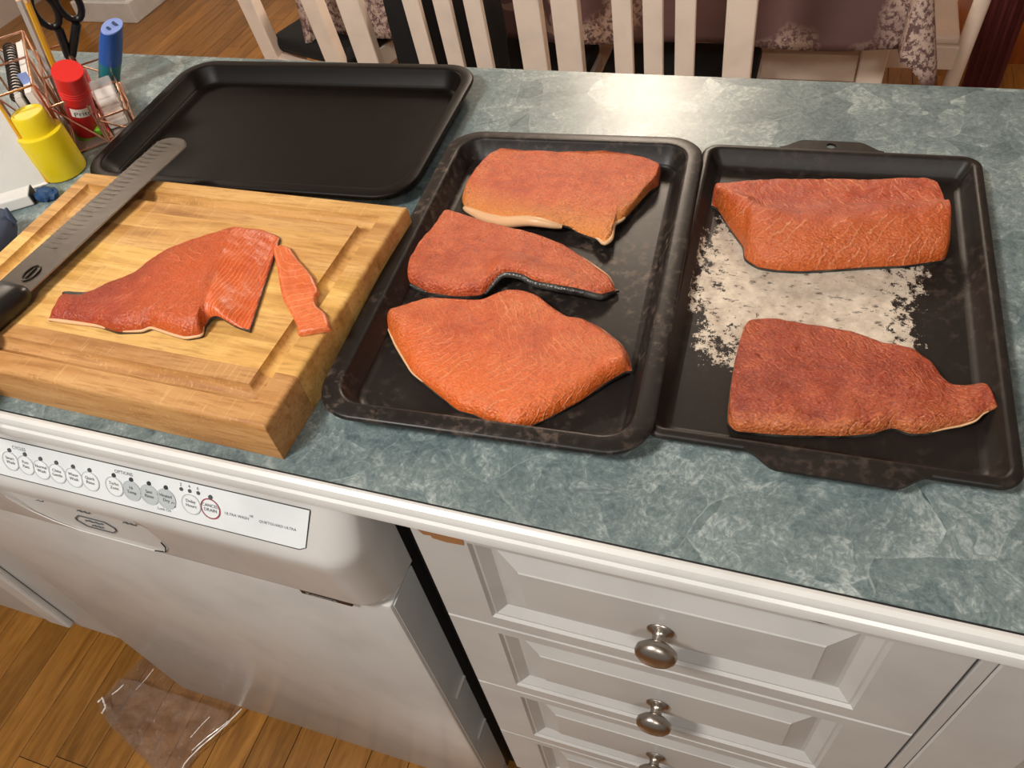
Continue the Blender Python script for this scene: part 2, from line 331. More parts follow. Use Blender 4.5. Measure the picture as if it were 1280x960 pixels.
class MB:
    def __init__(s): s.v = []; s.f = []
    def add(s, v, f):
        b = len(s.v); s.v += [tuple(map(float, x)) for x in v]; s.f += [tuple(i + b for i in q) for q in f]; return s
    def box(s, a, b, bev=0.0):
        x0, y0, z0 = [min(p, q) for p, q in zip(a, b)]; x1, y1, z1 = [max(p, q) for p, q in zip(a, b)]
        if bev <= 0:
            v = [(x, y, z) for z in (z0, z1) for y in (y0, y1) for x in (x0, x1)]
            return s.add(v, [(0, 2, 3, 1), (4, 5, 7, 6), (0, 1, 5, 4), (2, 6, 7, 3), (0, 4, 6, 2), (1, 3, 7, 5)])
        bm = bmesh.new(); bmesh.ops.create_cube(bm, size=1)
        for w in bm.verts: w.co = ((x0 + x1) / 2 + w.co.x * (x1 - x0), (y0 + y1) / 2 + w.co.y * (y1 - y0), (z0 + z1) / 2 + w.co.z * (z1 - z0))
        bmesh.ops.bevel(bm, geom=bm.edges[:], offset=bev, segments=2, profile=.5, affect='EDGES')
        return s.frombm(bm)
    def frombm(s, bm):
        bm.verts.index_update(); s.add([w.co[:] for w in bm.verts], [[w.index for w in f.verts] for f in bm.faces]); bm.free(); return s
    def tube(s, pts, r, n=8, cap=True):
        pts = [Vector(p) for p in pts]; rr = r if isinstance(r, (list, tuple)) else [r] * len(pts)
        rings = []; up = None
        for i, p in enumerate(pts):
            d = (pts[min(i + 1, len(pts) - 1)] - pts[max(i - 1, 0)]).normalized()
            a = d.orthogonal().normalized() if up is None else (up - d * up.dot(d)).normalized()
            up = a; b = d.cross(a)
            rings.append([p + (a * math.cos(2 * math.pi * k / n) + b * math.sin(2 * math.pi * k / n)) * rr[i] for k in range(n)])
        return s.rings(rings, cap)
    def rings(s, rings, cap=True, closed=True):
        n = len(rings[0]); v = [p for q in rings for p in q]; f = []
        for i in range(len(rings) - 1):
            for k in range(n if closed else n - 1):
                k2 = (k + 1) % n; f.append((i * n + k, i * n + k2, (i + 1) * n + k2, (i + 1) * n + k))
        if cap: f.append(tuple(range(n - 1, -1, -1))); f.append(tuple((len(rings) - 1) * n + k for k in range(n)))
        return s.add(v, f)
    def lathe(s, prof, c, axis=(0, 0, 1), n=24):
        ax = Vector(axis).normalized(); a = ax.orthogonal().normalized(); b = ax.cross(a); c = Vector(c)
        return s.rings([[c + ax * h + (a * math.cos(2 * math.pi * k / n) + b * math.sin(2 * math.pi * k / n)) * max(r, 1e-5) for k in range(n)] for r, h in prof])
    def prism(s, poly, z0, z1):
        n = len(poly); v = [(p[0], p[1], z0) for p in poly] + [(p[0], p[1], z1) for p in poly]
        f = [tuple(range(n - 1, -1, -1)), tuple(range(n, 2 * n))] + [(i, (i + 1) % n, (i + 1) % n + n, i + n) for i in range(n)]
        return s.add(v, f)
    def bar(s, a, b, w, h, up=(0, 0, 1)):
        a = Vector(a); b = Vector(b); d = (b - a).normalized(); x = d.cross(Vector(up)).normalized() * (w / 2); y = x.cross(d).normalized() * (h / 2)
        return s.rings([[p - x - y, p + x - y, p + x + y, p - x + y] for p in (a, b)])
    def xf(s, m): s.v = [tuple(m @ Vector(p)) for p in s.v]; return s
    def build(s, name, mat, parent=None, smooth=False, loc=None, bev=0, angle=None):
        o = mesh(name, s.v, s.f, mat, parent, smooth, loc, angle=angle)
        if bev:
            md = o.modifiers.new('bevel', 'BEVEL'); md.width = bev; md.segments = 2; md.limit_method = 'ANGLE'; md.angle_limit = math.radians(40)
            md.harden_normals = False
        return o
def rrect(hx, hy, r, n=8):
    pts = []
    for cx, cy, a0 in ((hx - r, hy - r, 0), (-hx + r, hy - r, 90), (-hx + r, -hy + r, 180), (hx - r, -hy + r, 270)):
        for k in range(n + 1):
            a = math.radians(a0 + 90 * k / n); pts.append((cx + r * math.cos(a), cy + r * math.sin(a)))
    return pts
def resample(pts, n):
    p = np.array(pts, float); d = np.r_[0, np.cumsum(np.linalg.norm(np.diff(p, axis=0), axis=1))]; q = np.linspace(0, d[-1], n)
    return np.stack([np.interp(q, d, p[:, k]) for k in range(p.shape[1])], 1)
def smooth_curve(p, it=2):
    p = p.copy()
    for _ in range(it): p[1:-1] = (p[:-2] + 2 * p[1:-1] + p[2:]) / 4
    return p

# ================================================================== THE SETTING
fl = thing('floor', None, None); tag(fl, 'oak strip floor', 'floor', kind='structure')
PW = .070
MB().box((-3.6, -1.6, -.03), (2.6, 3.3, -.004)).build('floor_base', M['gap'], fl)
vis, rest = [], MB()
x = -3.6
rowi = 0
plank_mesh = {}
while x < 2.6:
    y = -1.6 - random.random() * .8
    while y < 3.3:
        L = random.choice((.45, .6, .8, 1.0)); y1 = min(y + L, 3.3); y0 = max(y, -1.6)
        if y1 - y0 > .05:
            front = (-1.55 < x < -.2 and y1 > -.45 and y0 < .12)
            back = (-3.3 < x < -1.55 and y1 > 1.7 and y0 < 2.75) or (-.5 < x < .75 and y1 > 2.0 and y0 < 2.9)
            if front or back: vis.append((x, y0, y1))
            else: rest.box((x + .0006, y0 + .0006, -.004), (x + PW - .0006, y1 - .0006, 0))
        y += L
    x += PW; rowi += 1
for (x, y0, y1) in vis:
    key = round(y1 - y0, 3)
    if key not in plank_mesh:
        b = MB().box((0, 0, -.004), (PW - .0012, y1 - y0 - .0012, 0), .0006); o = b.build('plank', M['plank'], fl)
        plank_mesh[key] = o.data; o.location = (x + .0006, y0 + .0006, 0)
    else:
        o = bpy.data.objects.new('plank', plank_mesh[key]); COL.objects.link(o); o.parent = fl; o.location = (x + .0006, y0 + .0006, 0)
o = rest.build('plank_field', M['plank'], fl); o['kind'] = 'stuff'

def struct(name, mb, mat, label, **k):
    o = mb.build(name, mat, **k); return tag(o, label, kind='structure')
struct('wall_back', MB().box((-3.6, 2.78, 0), (2.6, 2.86, 2.45)), M['wall'], 'pale painted wall behind the dining area')
struct('wall_left', MB().box((-3.66, -1.6, 0), (-3.6, 2.86, 2.45)), M['wall'], 'pale painted wall at the left')
struct('wall_right', MB().box((2.6, -1.6, 0), (2.66, 2.86, 2.45)), M['wall'], 'pale painted wall at the right')
struct('ceiling', MB().box((-3.66, -1.6, 2.45), (2.66, 2.86, 2.5)), M['ceil'], 'white ceiling')
struct('baseboard_back', MB().box((-2.70, 2.762, 0.0), (2.6, 2.78, .10), .003), M['trimw'], 'white baseboard along the back wall')

# white square column base at the back left
c = thing('trim_1', None, None, (-3.02, 2.62, 0)); tag(c, 'white square column by the dark doorway', kind='structure')
MB().box((-3.17, 2.53, 0), (-2.87, 2.74, 2.45), .004).build('shaft', M['trimw'], c)
MB().box((-3.185, 2.515, 0), (-2.855, 2.755, .09), .004).build('plinth', M['trimw'], c)
c = thing('door_1', None, None, (-3.40, 2.76, 0)); tag(c, 'dark wooden door left of the white column', kind='structure')
MB().box((-3.59, 2.745, .005), (-3.20, 2.778, 2.05), .003).build('leaf', M['maroon'], c)

# ================================================================== COUNTER
# laminate worktop with painted edge trim
ct = thing('countertop', 'long teal marbled laminate countertop with white edge moulding', 'countertop', (-.4, .29, CT))
MB().box((-1.60, 0.0, CT - .038), (1.30, .575, CT), .0008).build('laminate_top', M['lam'], ct)
prof = [(0.0, CT - .0002), (-.0030, CT + .0004), (-.0062, CT - .0012), (-.0078, CT - .0045), (-.0082, CT - .0075), (-.0076, CT - .0092), (-.0098, CT - .0108), (-.0106, CT - .0135), (-.0106, CT - .0205), (-.0092, CT - .0222), (0.0, CT - .0222)]
mb = MB(); mb.rings([[(xx, p[0], p[1]) for p in prof] for xx in (-1.60, 1.30)])
mb.build('edge_moulding', M['trimw'], ct, smooth=True, angle=25)
MB().box((-1.60, -.0006, CT - .0006), (1.30, .0006, CT + .0003)).build('seam_line', M['black'], ct)
MB().box((-1.60, .575, CT - .03), (1.30, .583, CT - .001), .001).build('back_edge_strip', M['lam'], ct)

# drawer cabinet -----------------------------------------------------------
CY = 0.0            # plane of the drawer frames
X0, X1 = -.227, .155
dc = thing('drawer_cabinet', 'white drawer cabinet with four raised panel drawers and round knobs', 'cabinet', ((X0 + X1) / 2, .28, 0))
MB().box((X0, .021, .085), (X1, .56, CT - .039)).build('body', M['white'], dc)
MB().box((X0, .055, 0), (X1, .54, .085)).build('toe_kick', M['blackp'], dc)
ztops = [.8975, .7345, .569, .401]; zb = [.7365, .571, .403, .236]
def raised_panel(mb, x0, x1, z0, z1, y, fx, ft, fb, deep=.009, inset=.034):
    """frame + recessed field + raised centre, all facing -y at plane y"""
    ax0, ax1, az0, az1 = x0 + fx, x1 - fx, z0 + fb, z1 - ft
    st = [(x0, x1, z0, z1, y + .02), (x0, x1, z0, z1, y + .0012), (x0 + .0012, x1 - .0012, z0 + .0012, z1 - .0012, y), (ax0, ax1, az0, az1, y), (ax0 + .002, ax1 - .002, az0 + .002, az1 - .002, y + .0028),
          (ax0 + .004, ax1 - .004, az0 + .004, az1 - .004, y + .0028), (ax0 + .013, ax1 - .013, az0 + .013, az1 - .013, y + deep), (ax0 + .016, ax1 - .016, az0 + .016, az1 - .016, y + deep),
          (ax0 + inset, ax1 - inset, az0 + inset, az1 - inset, y + .0022), (ax0 + inset + .001, ax1 - inset - .001, az0 + inset + .001, az1 - inset - .001, y + .0012)]
    mb.rings([[(a, yy, c_), (b, yy, c_), (b, yy, d), (a, yy, d)] for a, b, c_, d, yy in st])
def knob(parent, x, y, z):
    mb = MB(); mb.lathe([(.0001, 0), (.0098, 0), (.0105, .0012), (.0098, .0026), (.0062, .004), (.005, .0075), (.0056, .0105), (.0105, .0125), (.0150, .0158), (.0160, .0192), (.0148, .0228), (.0110, .0256), (.0058, .0270), (.0001, .0274)], (x, y, z), (0, -1, 0), 28)
    mb.build('knob', M['knob'], parent, smooth=True, angle=50)
for i in range(4):
    mb = MB(); raised_panel(mb, X0 + .001, X1 - .001, zb[i], ztops[i], CY, .046, .0145 if i else .0135, .0185)
    d = mb.build('drawer', M['white'], dc)
    knob(d, -.037, CY + .0015, (zb[i] + ztops[i]) / 2 - .006)
# chipped paint at the top left corner
MB().add([(X0 + .004, -.0005, 0.8960), (X0 + .012, -.0005, 0.8820), (X0 + .018, -.0005, 0.8830), (X0 + .019, -.0005, 0.8795), (X0 + .030, -.0005, 0.8780), (X0 + .044, -.0005, 0.8795), (X0 + .046, -.0005, 0.8960),
          (X0 + .004, .002, 0.8960), (X0 + .012, .002, 0.8820), (X0 + .018, .002, 0.8830), (X0 + .019, .002, 0.8795), (X0 + .030, .002, 0.8780), (X0 + .044, .002, 0.8795), (X0 + .046, .002, 0.8960)],
         [tuple(range(7)), tuple(range(13, 6, -1))] + [(k, (k + 1) % 7, (k + 1) % 7 + 7, k + 7) for k in range(7)]).build('paint_chip', M['rawwood'], dc)

MB().tube([Y(a_, b_, -.0004) for a_, b_ in ((990, 767), (1005, 771), (1025, 776), (1045, 780), (1055, 782))], [.0002, .0011, .0016, .0011, .0002], 8).build('moulding_gap', M['black'], dc)
# cabinet to the right of the drawers
rc = thing('door_cabinet', 'white cabinet with panelled door right of the drawer stack', 'cabinet', (.40, .28, 0))
MB().box((.1555, .021, .085), (.62, .56, CT - .039)).build('body', M['white'], rc)
MB().box((.1555, .055, 0), (.62, .54, .085)).build('toe_kick', M['blackp'], rc)
MB().box((.1562, .0005, .09), (.1655, .021, .8965), .0008).build('stile', M['white'], rc)
mb = MB(); raised_panel(mb, .1665, .60, .10, .8965, CY, .058, .058, .058, inset=.05); d = mb.build('door', M['white'], rc)
knob(d, .575, CY + .001, .80)

# cabinet left of the dishwasher
lc = thing('end_cabinet', 'white cabinet with plain door left of the dishwasher', 'cabinet', (-1.22, .28, 0))
MB().box((-1.60, .0125, .195), (-.90, .56, CT - .039), .002).build('body', M['white'], lc)
MB().box((-1.60, .14, 0), (-.90, .54, .195)).build('toe_kick', M['white'], lc)
MB().box((-1.078, .0, .212), (-1.030, .0122, .8965), .004).build('door_edge_batten', M['trimw'], lc)
MB().box((-1.598, .004, .205), (-1.080, .0122, .8965), .002).build('door', M['white'], lc)

# ================================================================== DISHWASHER
DL, DR = -.857, -.2745
dw = thing('dishwasher', 'white built-in dishwasher with slanted button strip and pocket handle', 'dishwasher', ((DL + DR) / 2, .25, 0))
DY = -.012
mb = MB().box((DL, DY, .092), (DR, .033, .744), .005); mb.build('door', M['dw'], dw, smooth=True)
MB().box((DL + .004, .0345, .05), (DR - .002, .050, .86)).build('door_gasket', M['blackp'], dw)
MB().box((DL + .01, .051, .02), (DR + .006, .56, .885)).build('tub', M['black'], dw)
MB().box((DL + .01, .03, .004), (DR - .01, .045, .09)).build('access_panel', M['dw'], dw)
MB().box((DR + .0002, -.008, .094), (DR + .0012, .0325, .742)).build('side_panel', M['greyside'], dw)
for zz in (.46, .30): MB().box((DR + .0012, .004, zz), (DR + .0040, .031, zz + .006)).build('side_clip', M['dw'], dw)
# console: profile in (y, z); slanted top face, rounded lip, front face
PT0 = np.array([-.0005, .8865]); PT1 = np.array([-.0235, .846])
profc = [(.034, .750), (.034, .8875), (.004, .8885), (.0005, .8875), (-.0235, .8465), (-.0265, .8405), (-.0272, .834), (-.0268, .826), (-.0205, .7545), (-.0185, .7495)]
HL, HR, HB = -.668, -.492, .757
nx = 150
dens = resample(np.array(profc[7:9]), 34)[1:-1]
full = profc[:8] + [tuple(p) for p in dens] + profc[8:]
CX0, CX1 = DL + .002, DR + .003
rings = []
for i in range(nx + 1):
    xx = CX0 + (CX1 - CX0) * i / nx
    ring = []
    e = min(xx - CX0, CX1 - xx); rr = .034
    tuck = 0 if e >= rr else rr - math.sqrt(max(rr * rr - (rr - e) ** 2, 0))
    for (y, z) in full:
        yy = y
        if z < .826 and z > .75:
            # pocket handle recess with rounded lower corners
            cxm = (HL + HR) / 2; hw = (HR - HL) / 2; dxm = abs(xx - cxm)
            zlo = HB; r0 = .030 if xx > cxm else .055
            if dxm > hw - r0: zlo = HB + (r0 - math.sqrt(max(r0 * r0 - max(0, dxm - hw + r0) ** 2, 0))) if dxm < hw else 9
            k = max(0, min(1, (z - zlo) / .0035)) * max(0, min(1, (hw - dxm) / .003))
            top = max(0, min(1, (.8262 - z) / .004))
            yy += k * top * (.0010 + .011 * max(0, min(1, (z - zlo) / (.826 - HB))))
        if yy < .028: yy = min(.028, yy + tuck * (1.0 if z < .88 else .6))
        ring.append((xx, yy, z))
    rings.append(ring)
mb = MB(); mb.rings(rings); con = mb.build('console', M['dw'], dw, smooth=True, angle=35)
# thin bright lip under the pocket
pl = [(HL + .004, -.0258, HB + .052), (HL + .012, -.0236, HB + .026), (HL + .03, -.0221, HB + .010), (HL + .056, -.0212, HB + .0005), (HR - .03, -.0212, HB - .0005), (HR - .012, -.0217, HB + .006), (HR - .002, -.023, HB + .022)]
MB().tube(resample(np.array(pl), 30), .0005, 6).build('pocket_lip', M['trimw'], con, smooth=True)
MB().tube(resample(np.array([(HR - .028, -.0214, HB + .0002), (HR - .012, -.0219, HB + .006), (HR - .002, -.0232, HB + .022), (HR - .001, -.0236, HB + .032)]), 14), .0006, 6).build('pocket_painted_shadow', M['black'], con, smooth=True)  # black line painted as the shade in the pocket's right corner
MB().box((CX0 + .004, DY - .0006, .7442), (CX1 - .03, DY + .02, .7494)).build('seam_gap', M['ink'], dw)
# pocket icons and emblem
def text(body, name, mat, parent, org, xa, ya, size, align='CENTER', extr=.00012, shear=0):
    cu = bpy.data.curves.new('txt', 'FONT'); cu.body = body; cu.size = size; cu.align_x = align; cu.align_y = 'CENTER'; cu.shear = shear
    cu.resolution_u = 2
    to = bpy.data.objects.new('txt', cu); COL.objects.link(to); bpy.context.view_layer.update()
    me = bpy.data.meshes.new_from_object(to.evaluated_get(bpy.context.evaluated_depsgraph_get()))
    bpy.data.objects.remove(to)
    xa = Vector(xa).normalized(); ya = Vector(ya).normalized(); za = xa.cross(ya); org = Vector(org)
    vs = [org + xa * v.co.x + ya * v.co.y + za * (v.co.z + .0003) for v in me.vertices]
    fs = [list(p.vertices) for p in me.polygons]
    if not fs: return None
    o = mesh(name, vs, fs, mat, parent); bpy.data.meshes.remove(me); return o
sl = Vector((0, PT0[0] - PT1[0], PT0[1] - PT1[1])).normalized()       # up the slope
sn = Vector((1, 0, 0)).cross(sl).normalized()                          # outward normal
P0 = np.array([0, (PT0[0] + PT1[0]) / 2, (PT0[1] + PT1[1]) / 2])
def sp(px, py, lift=0.0): return Vector(onplane(px, py, P0, sn)) + sn * lift
def strip_pt(x, s, lift): # s metres up the slope from the middle
    return Vector((x, P0[1], P0[2])) + sl * s + sn * lift
xr = sp(388, 641)[0]; xl = CX0 + .03; hs = .0195
outl = [(xl, -hs), (xr - .012, -hs), (xr - .006, -hs + .003), (xr, hs - .001), (xr, hs), (xl, hs)]
vs = [strip_pt(a, b, .0004) for a, b in outl] + [strip_pt(a, b, -.002) for a, b in outl]
n = len(outl); cs = mesh('control_strip', vs, [tuple(range(n)), tuple(range(2 * n - 1, n - 1, -1))] + [(k, (k + 1) % n, (k + 1) % n + n, k + n) for k in range(n)], M['strip'], dw)
MB().tube([strip_pt(a, b, .0004) for a, b in outl + outl[:1]], .00045, 5).build('strip_border', M['inkdark'], cs)
def disc(name, p, r, mat, lift, n=24, r2=None, ell=1.0):
    ring = [p + Vector((1, 0, 0)) * (r * math.cos(2 * math.pi * k / n)) + sl * (r * ell * math.sin(2 * math.pi * k / n)) + sn * lift for k in range(n)]
    if r2 is None: return mesh(name, ring + [q - sn * (lift + .0005) for q in ring], [tuple(range(n))] + [(k, (k + 1) % n, (k + 1) % n + n, k + n) for k in range(n)], mat, cs)
    inn = [p + (q - p - sn * lift) * (r2 / r) + sn * lift for q in ring]
    return mesh(name, ring + inn, [(k, (k + 1) % n, (k + 1) % n + n, k + n) for k in range(n)], mat, cs)
btns = [((14.4, 575.7), 'Smart\nWash', 'ring'), ((33.6, 581), 'Pots\nPans', 'faint'), ((53, 586.6), 'Normal\nWash', 'faint'), ((72.7, 591.5), 'China\nGentle', 'faint'),
        ((93.5, 596.5), 'Water\nWash', 'faint'), ((114, 601), 'Quick\nRinse', 'faint'), ((144, 607.5), 'Turbo\nZone', 'ring'), ((165.6, 613), 'Hi\nTemp', 'grey'),
        ((187.6, 617.8), 'Sani\nRinse', 'grey'), ((208.7, 623), 'Heated\nDry', 'grey'), ((239.9, 629.8), 'Delay\nHours', 'faint'), ((264, 635.3), 'CANCEL\nDRAIN', 'red')]
XA = (1, 0, 0)
for (px, py), tx, st in btns:
    p = sp(px, py); rb = .0098
    b = disc('button', p, rb, M['btn'] if st == 'grey' else M['btnw'], .0009)
    disc('button_ring', p, rb, {'ring': M['inklight'], 'faint': M['btn'], 'grey': M['btn'], 'red': M['red']}[st], .0011, r2=rb * (.90 if st != 'red' else .88))
    text(tx, 'button_text', M['ink'], cs, p + sn * .0009 + sl * .0008, XA, sl, .0043)
    if tx[:5] == 'Delay':
        for k, (dx, ch) in enumerate(((-.0085, '2'), (0, '4'), (.0085, '6'))):
            q = p + sl * .0125 + Vector((dx, 0, 0)); disc('indicator', q, .0017, M['ink'], .0010, 14)
            text(ch, 'indicator_number', M['ink'], cs, q + sl * .0042 + sn * .0004, XA, sl, .0042)
    else:
        disc('indicator', p + sl * .0112 + Vector((.0012, 0, 0)), .0019, M['inkdark'] if st == 'grey' or tx[:5] == 'Turbo' else M['ink'], .0014, 14)
def st_text(s, px, py, size, **k): text(s, 'strip_text', M['ink'], cs, sp(px, py) + sn * .0003, XA, sl, size, **k)
st_text('CYCLES', 24, 560.5, .0046); st_text('OPTIONS', 155, 591, .0046)
st_text('Lock On', 206, 636.5, .0040); st_text('ULTRA WASH', 296, 644.5, .0038, shear=.2); st_text('HE', 314.5, 645, .0032, shear=.2); st_text('QUIETGUARD ULTRA', 347, 656.5, .0036, shear=.2)
lk = sp(217.5, 631)
mesh('lock_icon', [lk + Vector((a, 0, 0)) + sl * b_ + sn * .0008 for a, b_ in ((-.002, -.002), (.002, -.002), (.002, .001), (-.002, .001))], [(0, 1, 2, 3)], M['inkdark'], cs)
MB().tube([lk + Vector((.0014 * math.cos(a), 0, 0)) + sl * (.001 + .0018 * math.sin(a)) + sn * .0008 for a in np.linspace(0, math.pi, 7)], .00035, 5).build('lock_shackle', M['inkdark'], cs)
# printed wash icons and emblem inside the pocket
def pocket(x, z): return Vector((x, -.0268 + (.826 - z) * .088 + .0010 + .011 * (z - HB) / (.826 - HB) - .0008, z))
cxm = (HL + HR) / 2
em = [pocket(cxm + a, .779 + b_) for a, b_ in ((-.024, .002), (-.016, .009), (.016, .009), (.024, .002), (.024, -.002), (.016, -.009), (-.016, -.009), (-.024, -.002))]
MB().tube(em + em[:1], .0006, 5).build('emblem_outline', M['ink'], con)
for dz, w_ in ((.003, .011), (-.004, .007)):
    MB().tube([pocket(cxm + w_ * k, .779 + dz + .0008 * math.sin(k * 9)) for k in np.linspace(-1, 1, 15)], .0007, 5).build('emblem_mark', M['ink'], con)
for dx in (-.060, -.003, .052):
    MB().tube([pocket(cxm + dx + k * .008, .7985 + .001 * math.sin(k * 8)) for k in np.linspace(-1, 1, 9)], .0007, 5).build('icon_mark', M['ink'], con)
    MB().tube([pocket(cxm + dx - .002 + k * .004, .8030 + .0008 * math.cos(k * 6)) for k in np.linspace(-1, 1, 7)], .0008, 5).build('icon_mark', M['ink'], con)
MB().tube([pocket(cxm + k * .06, .8035) for k in np.linspace(-.85, .8, 5)], .00025, 4).build('icon_line', M['ink'], con)
# dark name badge on the seam below the console
bp = Y(408, 748, -.0165)
MB().box((bp[0] - .027, -.0172, .7362), (bp[0] + .027, DY + .002, .7482), .0012).build('badge', M['blackp'], dw)
text('Kenmore', 'badge_text', M['inklight'], dw, (bp[0] - .004, -.0173, .7414), XA, (0, 0, 1), .0085)
# ================================================================== BAKING TRAYS
def tray(name, label, c, hx, hy, rz, mat, rimw=.014, rad=.032, z=.020, tabs=None, slope=.010, curb=True):
    T = Matrix.Translation((c[0], c[1], CT)) @ Matrix.Rotation(math.radians(rz), 4, 'Z')
    root = thing(name, label, 'baking tray', (c[0], c[1], CT), 'dark baking trays on the counter'); root.rotation_euler.z = math.radians(rz)
    def ring(ins, zz): return [(x, y, zz) for x, y in rrect(hx - ins, hy - ins, max(rad - ins * .8, .006), 8)]
    tk = .0016
    wi = rimw + slope
    pan = MB(); pan.rings([ring(rimw - .001, z - tk), ring(wi + tk * .3, .0004), ring(wi + .006, .0)], cap=False)
    inner = [ring(rimw, z - .0006), ring(rimw + .0015, z - .003), ring(wi - .0015, .0035), ring(wi + .001, .0018), ring(wi + .004, .0012)]
    pan.rings(inner, cap=False)
    nn = len(inner[0]); pan.add(inner[-1], [tuple(range(nn))]); b = ring(wi + .006, .0); pan.add(b, [tuple(range(nn))]); pan.add(ring(rimw, z - .0006) + ring(rimw - .001, z - tk), [(k, (k + 1) % nn, (k + 1) % nn + nn, k + nn) for k in range(nn)])
    def bl(m, nm, sm=True):
        o = m.build(nm, mat, None, smooth=sm, angle=45); o.parent = root; return o
    bl(pan, 'pan')
    rim = MB(); prs = [ring(rimw + .0006, z - .0012), ring(rimw - .0006, z - .0001), ring(rimw - .002, z + .0002), ring(.0022, z - .0002), ring(.0006, z - .0010), ring(0, z - .0026), ring(.0006, z - .0046), ring(.002, z - .0050), ring(.0026, z - tk - .0006), ring(rimw, z - tk - .0008)]
    rim.rings(prs + prs[:1], cap=False); bl(rim, 'rim')
    if tabs:
        for sgn, xa, xb, ext, hole in tabs:
            e = sgn * hy; o_ = []
            n = 10
            for k in range(n + 1): s = k / n; o_.append((xa + .022 * s, e + sgn * ext * (3 * s * s - 2 * s ** 3)))
            for k in range(n + 1): s = 1 - k / n; o_.append((xb - .022 * s, e + sgn * ext * (3 * s * s - 2 * s ** 3)))
            o_ += [(xb, e - sgn * .004), (xa, e - sgn * .004)]
            bm = bmesh.new(); vv = [bm.verts.new((p[0], p[1], z - .0003)) for p in o_]; ed = [bm.edges.new((vv[k], vv[(k + 1) % len(vv)])) for k in range(len(vv))]
            if hole:
                hc = ((xa + xb) / 2, e + sgn * (ext * .38)); hv = [bm.verts.new((hc[0] + .0042 * math.cos(a), hc[1] + .0042 * math.sin(a), z - .0003)) for a in np.linspace(0, 2 * math.pi, 17)[:-1]]
                ed += [bm.edges.new((hv[k], hv[(k + 1) % 16])) for k in range(16)]
            bmesh.ops.triangle_fill(bm, edges=ed, use_beauty=True)
            ex = bmesh.ops.extrude_face_region(bm, geom=bm.faces[:]); bmesh.ops.translate(bm, vec=(0, 0, -.0024), verts=[g_ for g_ in ex['geom'] if isinstance(g_, bmesh.types.BMVert)])
            bl(MB().frombm(bm), 'handle_tab', False)
    return root
tray('baking_tray', 'empty dark rectangular baking tray behind the cutting board', (-.541, .4175), .196, .126, 2.3, M['pan1'], .013, .040, .021)
t2c = (-.1955, .237)
tray('baking_tray', 'worn dark baking tray holding three salmon fillets', t2c, .1275, .1885, 3.2, M['pan2'], .0145, .034, .0215)
t3c = (.0435, .2585)
tray('baking_tray', 'scuffed dark baking tray with handle tabs and two salmon fillets', t3c, .119, .1755, 1.6, M['pan3'], .0075, .016, .0165,
     tabs=[(1, -.050, .040, .0125, True), (-1, -.048, .066, .0125, False)], slope=.009)

# ================================================================== CUTTING BOARD
BW, BD, BH = .374, .256, .040
bc = (-.508, .1405); brz = -0.7
cb = thing('cutting_board', 'thick laminated wood cutting board with juice groove on the counter', 'cutting board', (bc[0], bc[1], CT)); cb.rotation_euler.z = math.radians(brz)
gi, gw, gd = .019, .015, .0085          # groove inset, width, depth
def gz(x, y):
    d = min(BW / 2 - abs(x), BD / 2 - abs(y))           # distance to the outer edge
    e = min(x + BW / 2, BW / 2 - x, y + BD / 2, BD / 2 - y)
    q = (e - gi) / gw
    z = BH
    if 0 < q < 1: z -= gd * math.sqrt(max(0, 1 - (2 * q - 1) ** 2))
    if e < .004: z -= (.004 - math.sqrt(max(0, .004 ** 2 - (.004 - e) ** 2)))
    return z
def lines(half, extra=()):
    L = set()
    for s in (-1, 1):
        for e in (0, .0006, .0015, .0027, .004, .012, gi, gi + .0004, gi + .0015, gi + .0035, gi + gw / 2, gi + gw - .0035, gi + gw - .0015, gi + gw - .0004, gi + gw): L.add(round(s * (half - e), 5))
    for e in extra: L.add(round(e, 5))
    return sorted(L)
cuts = [-BD / 2, -.101, -.079, -.052, -.021, .004, .030, .057, .078, .101, BD / 2]
xs = lines(BW / 2, np.linspace(-.13, .13, 6)); ys_all = lines(BD / 2, cuts)
for k in range(len(cuts) - 1):
    ys = [y for y in ys_all if cuts[k] - 1e-6 <= y <= cuts[k + 1] + 1e-6]
    mb = MB(); v = [(x, y, gz(x, y)) for y in ys for x in xs]; w = len(xs); h = len(ys)
    f = [(j * w + i, j * w + i + 1, (j + 1) * w + i + 1, (j + 1) * w + i) for j in range(h - 1) for i in range(w - 1)]
    n0 = len(v); v += [(x, y, .0005) for y in ys for x in xs]
    per = [(0, i) for i in range(w)] + [(j, w - 1) for j in range(1, h)] + [(h - 1, i) for i in range(w - 2, -1, -1)] + [(j, 0) for j in range(h - 2, 0, -1)]
    idx = [j * w + i for j, i in per]
    f += [(idx[q], idx[(q + 1) % len(idx)], idx[(q + 1) % len(idx)] + n0, idx[q] + n0) for q in range(len(idx))]
    f.append(tuple(i + n0 for i in idx))
    mb.add(v, f); o = mb.build('wood_strip', M['board'], None, smooth=True, angle=50); o.parent = cb
BTOP = CT + BH

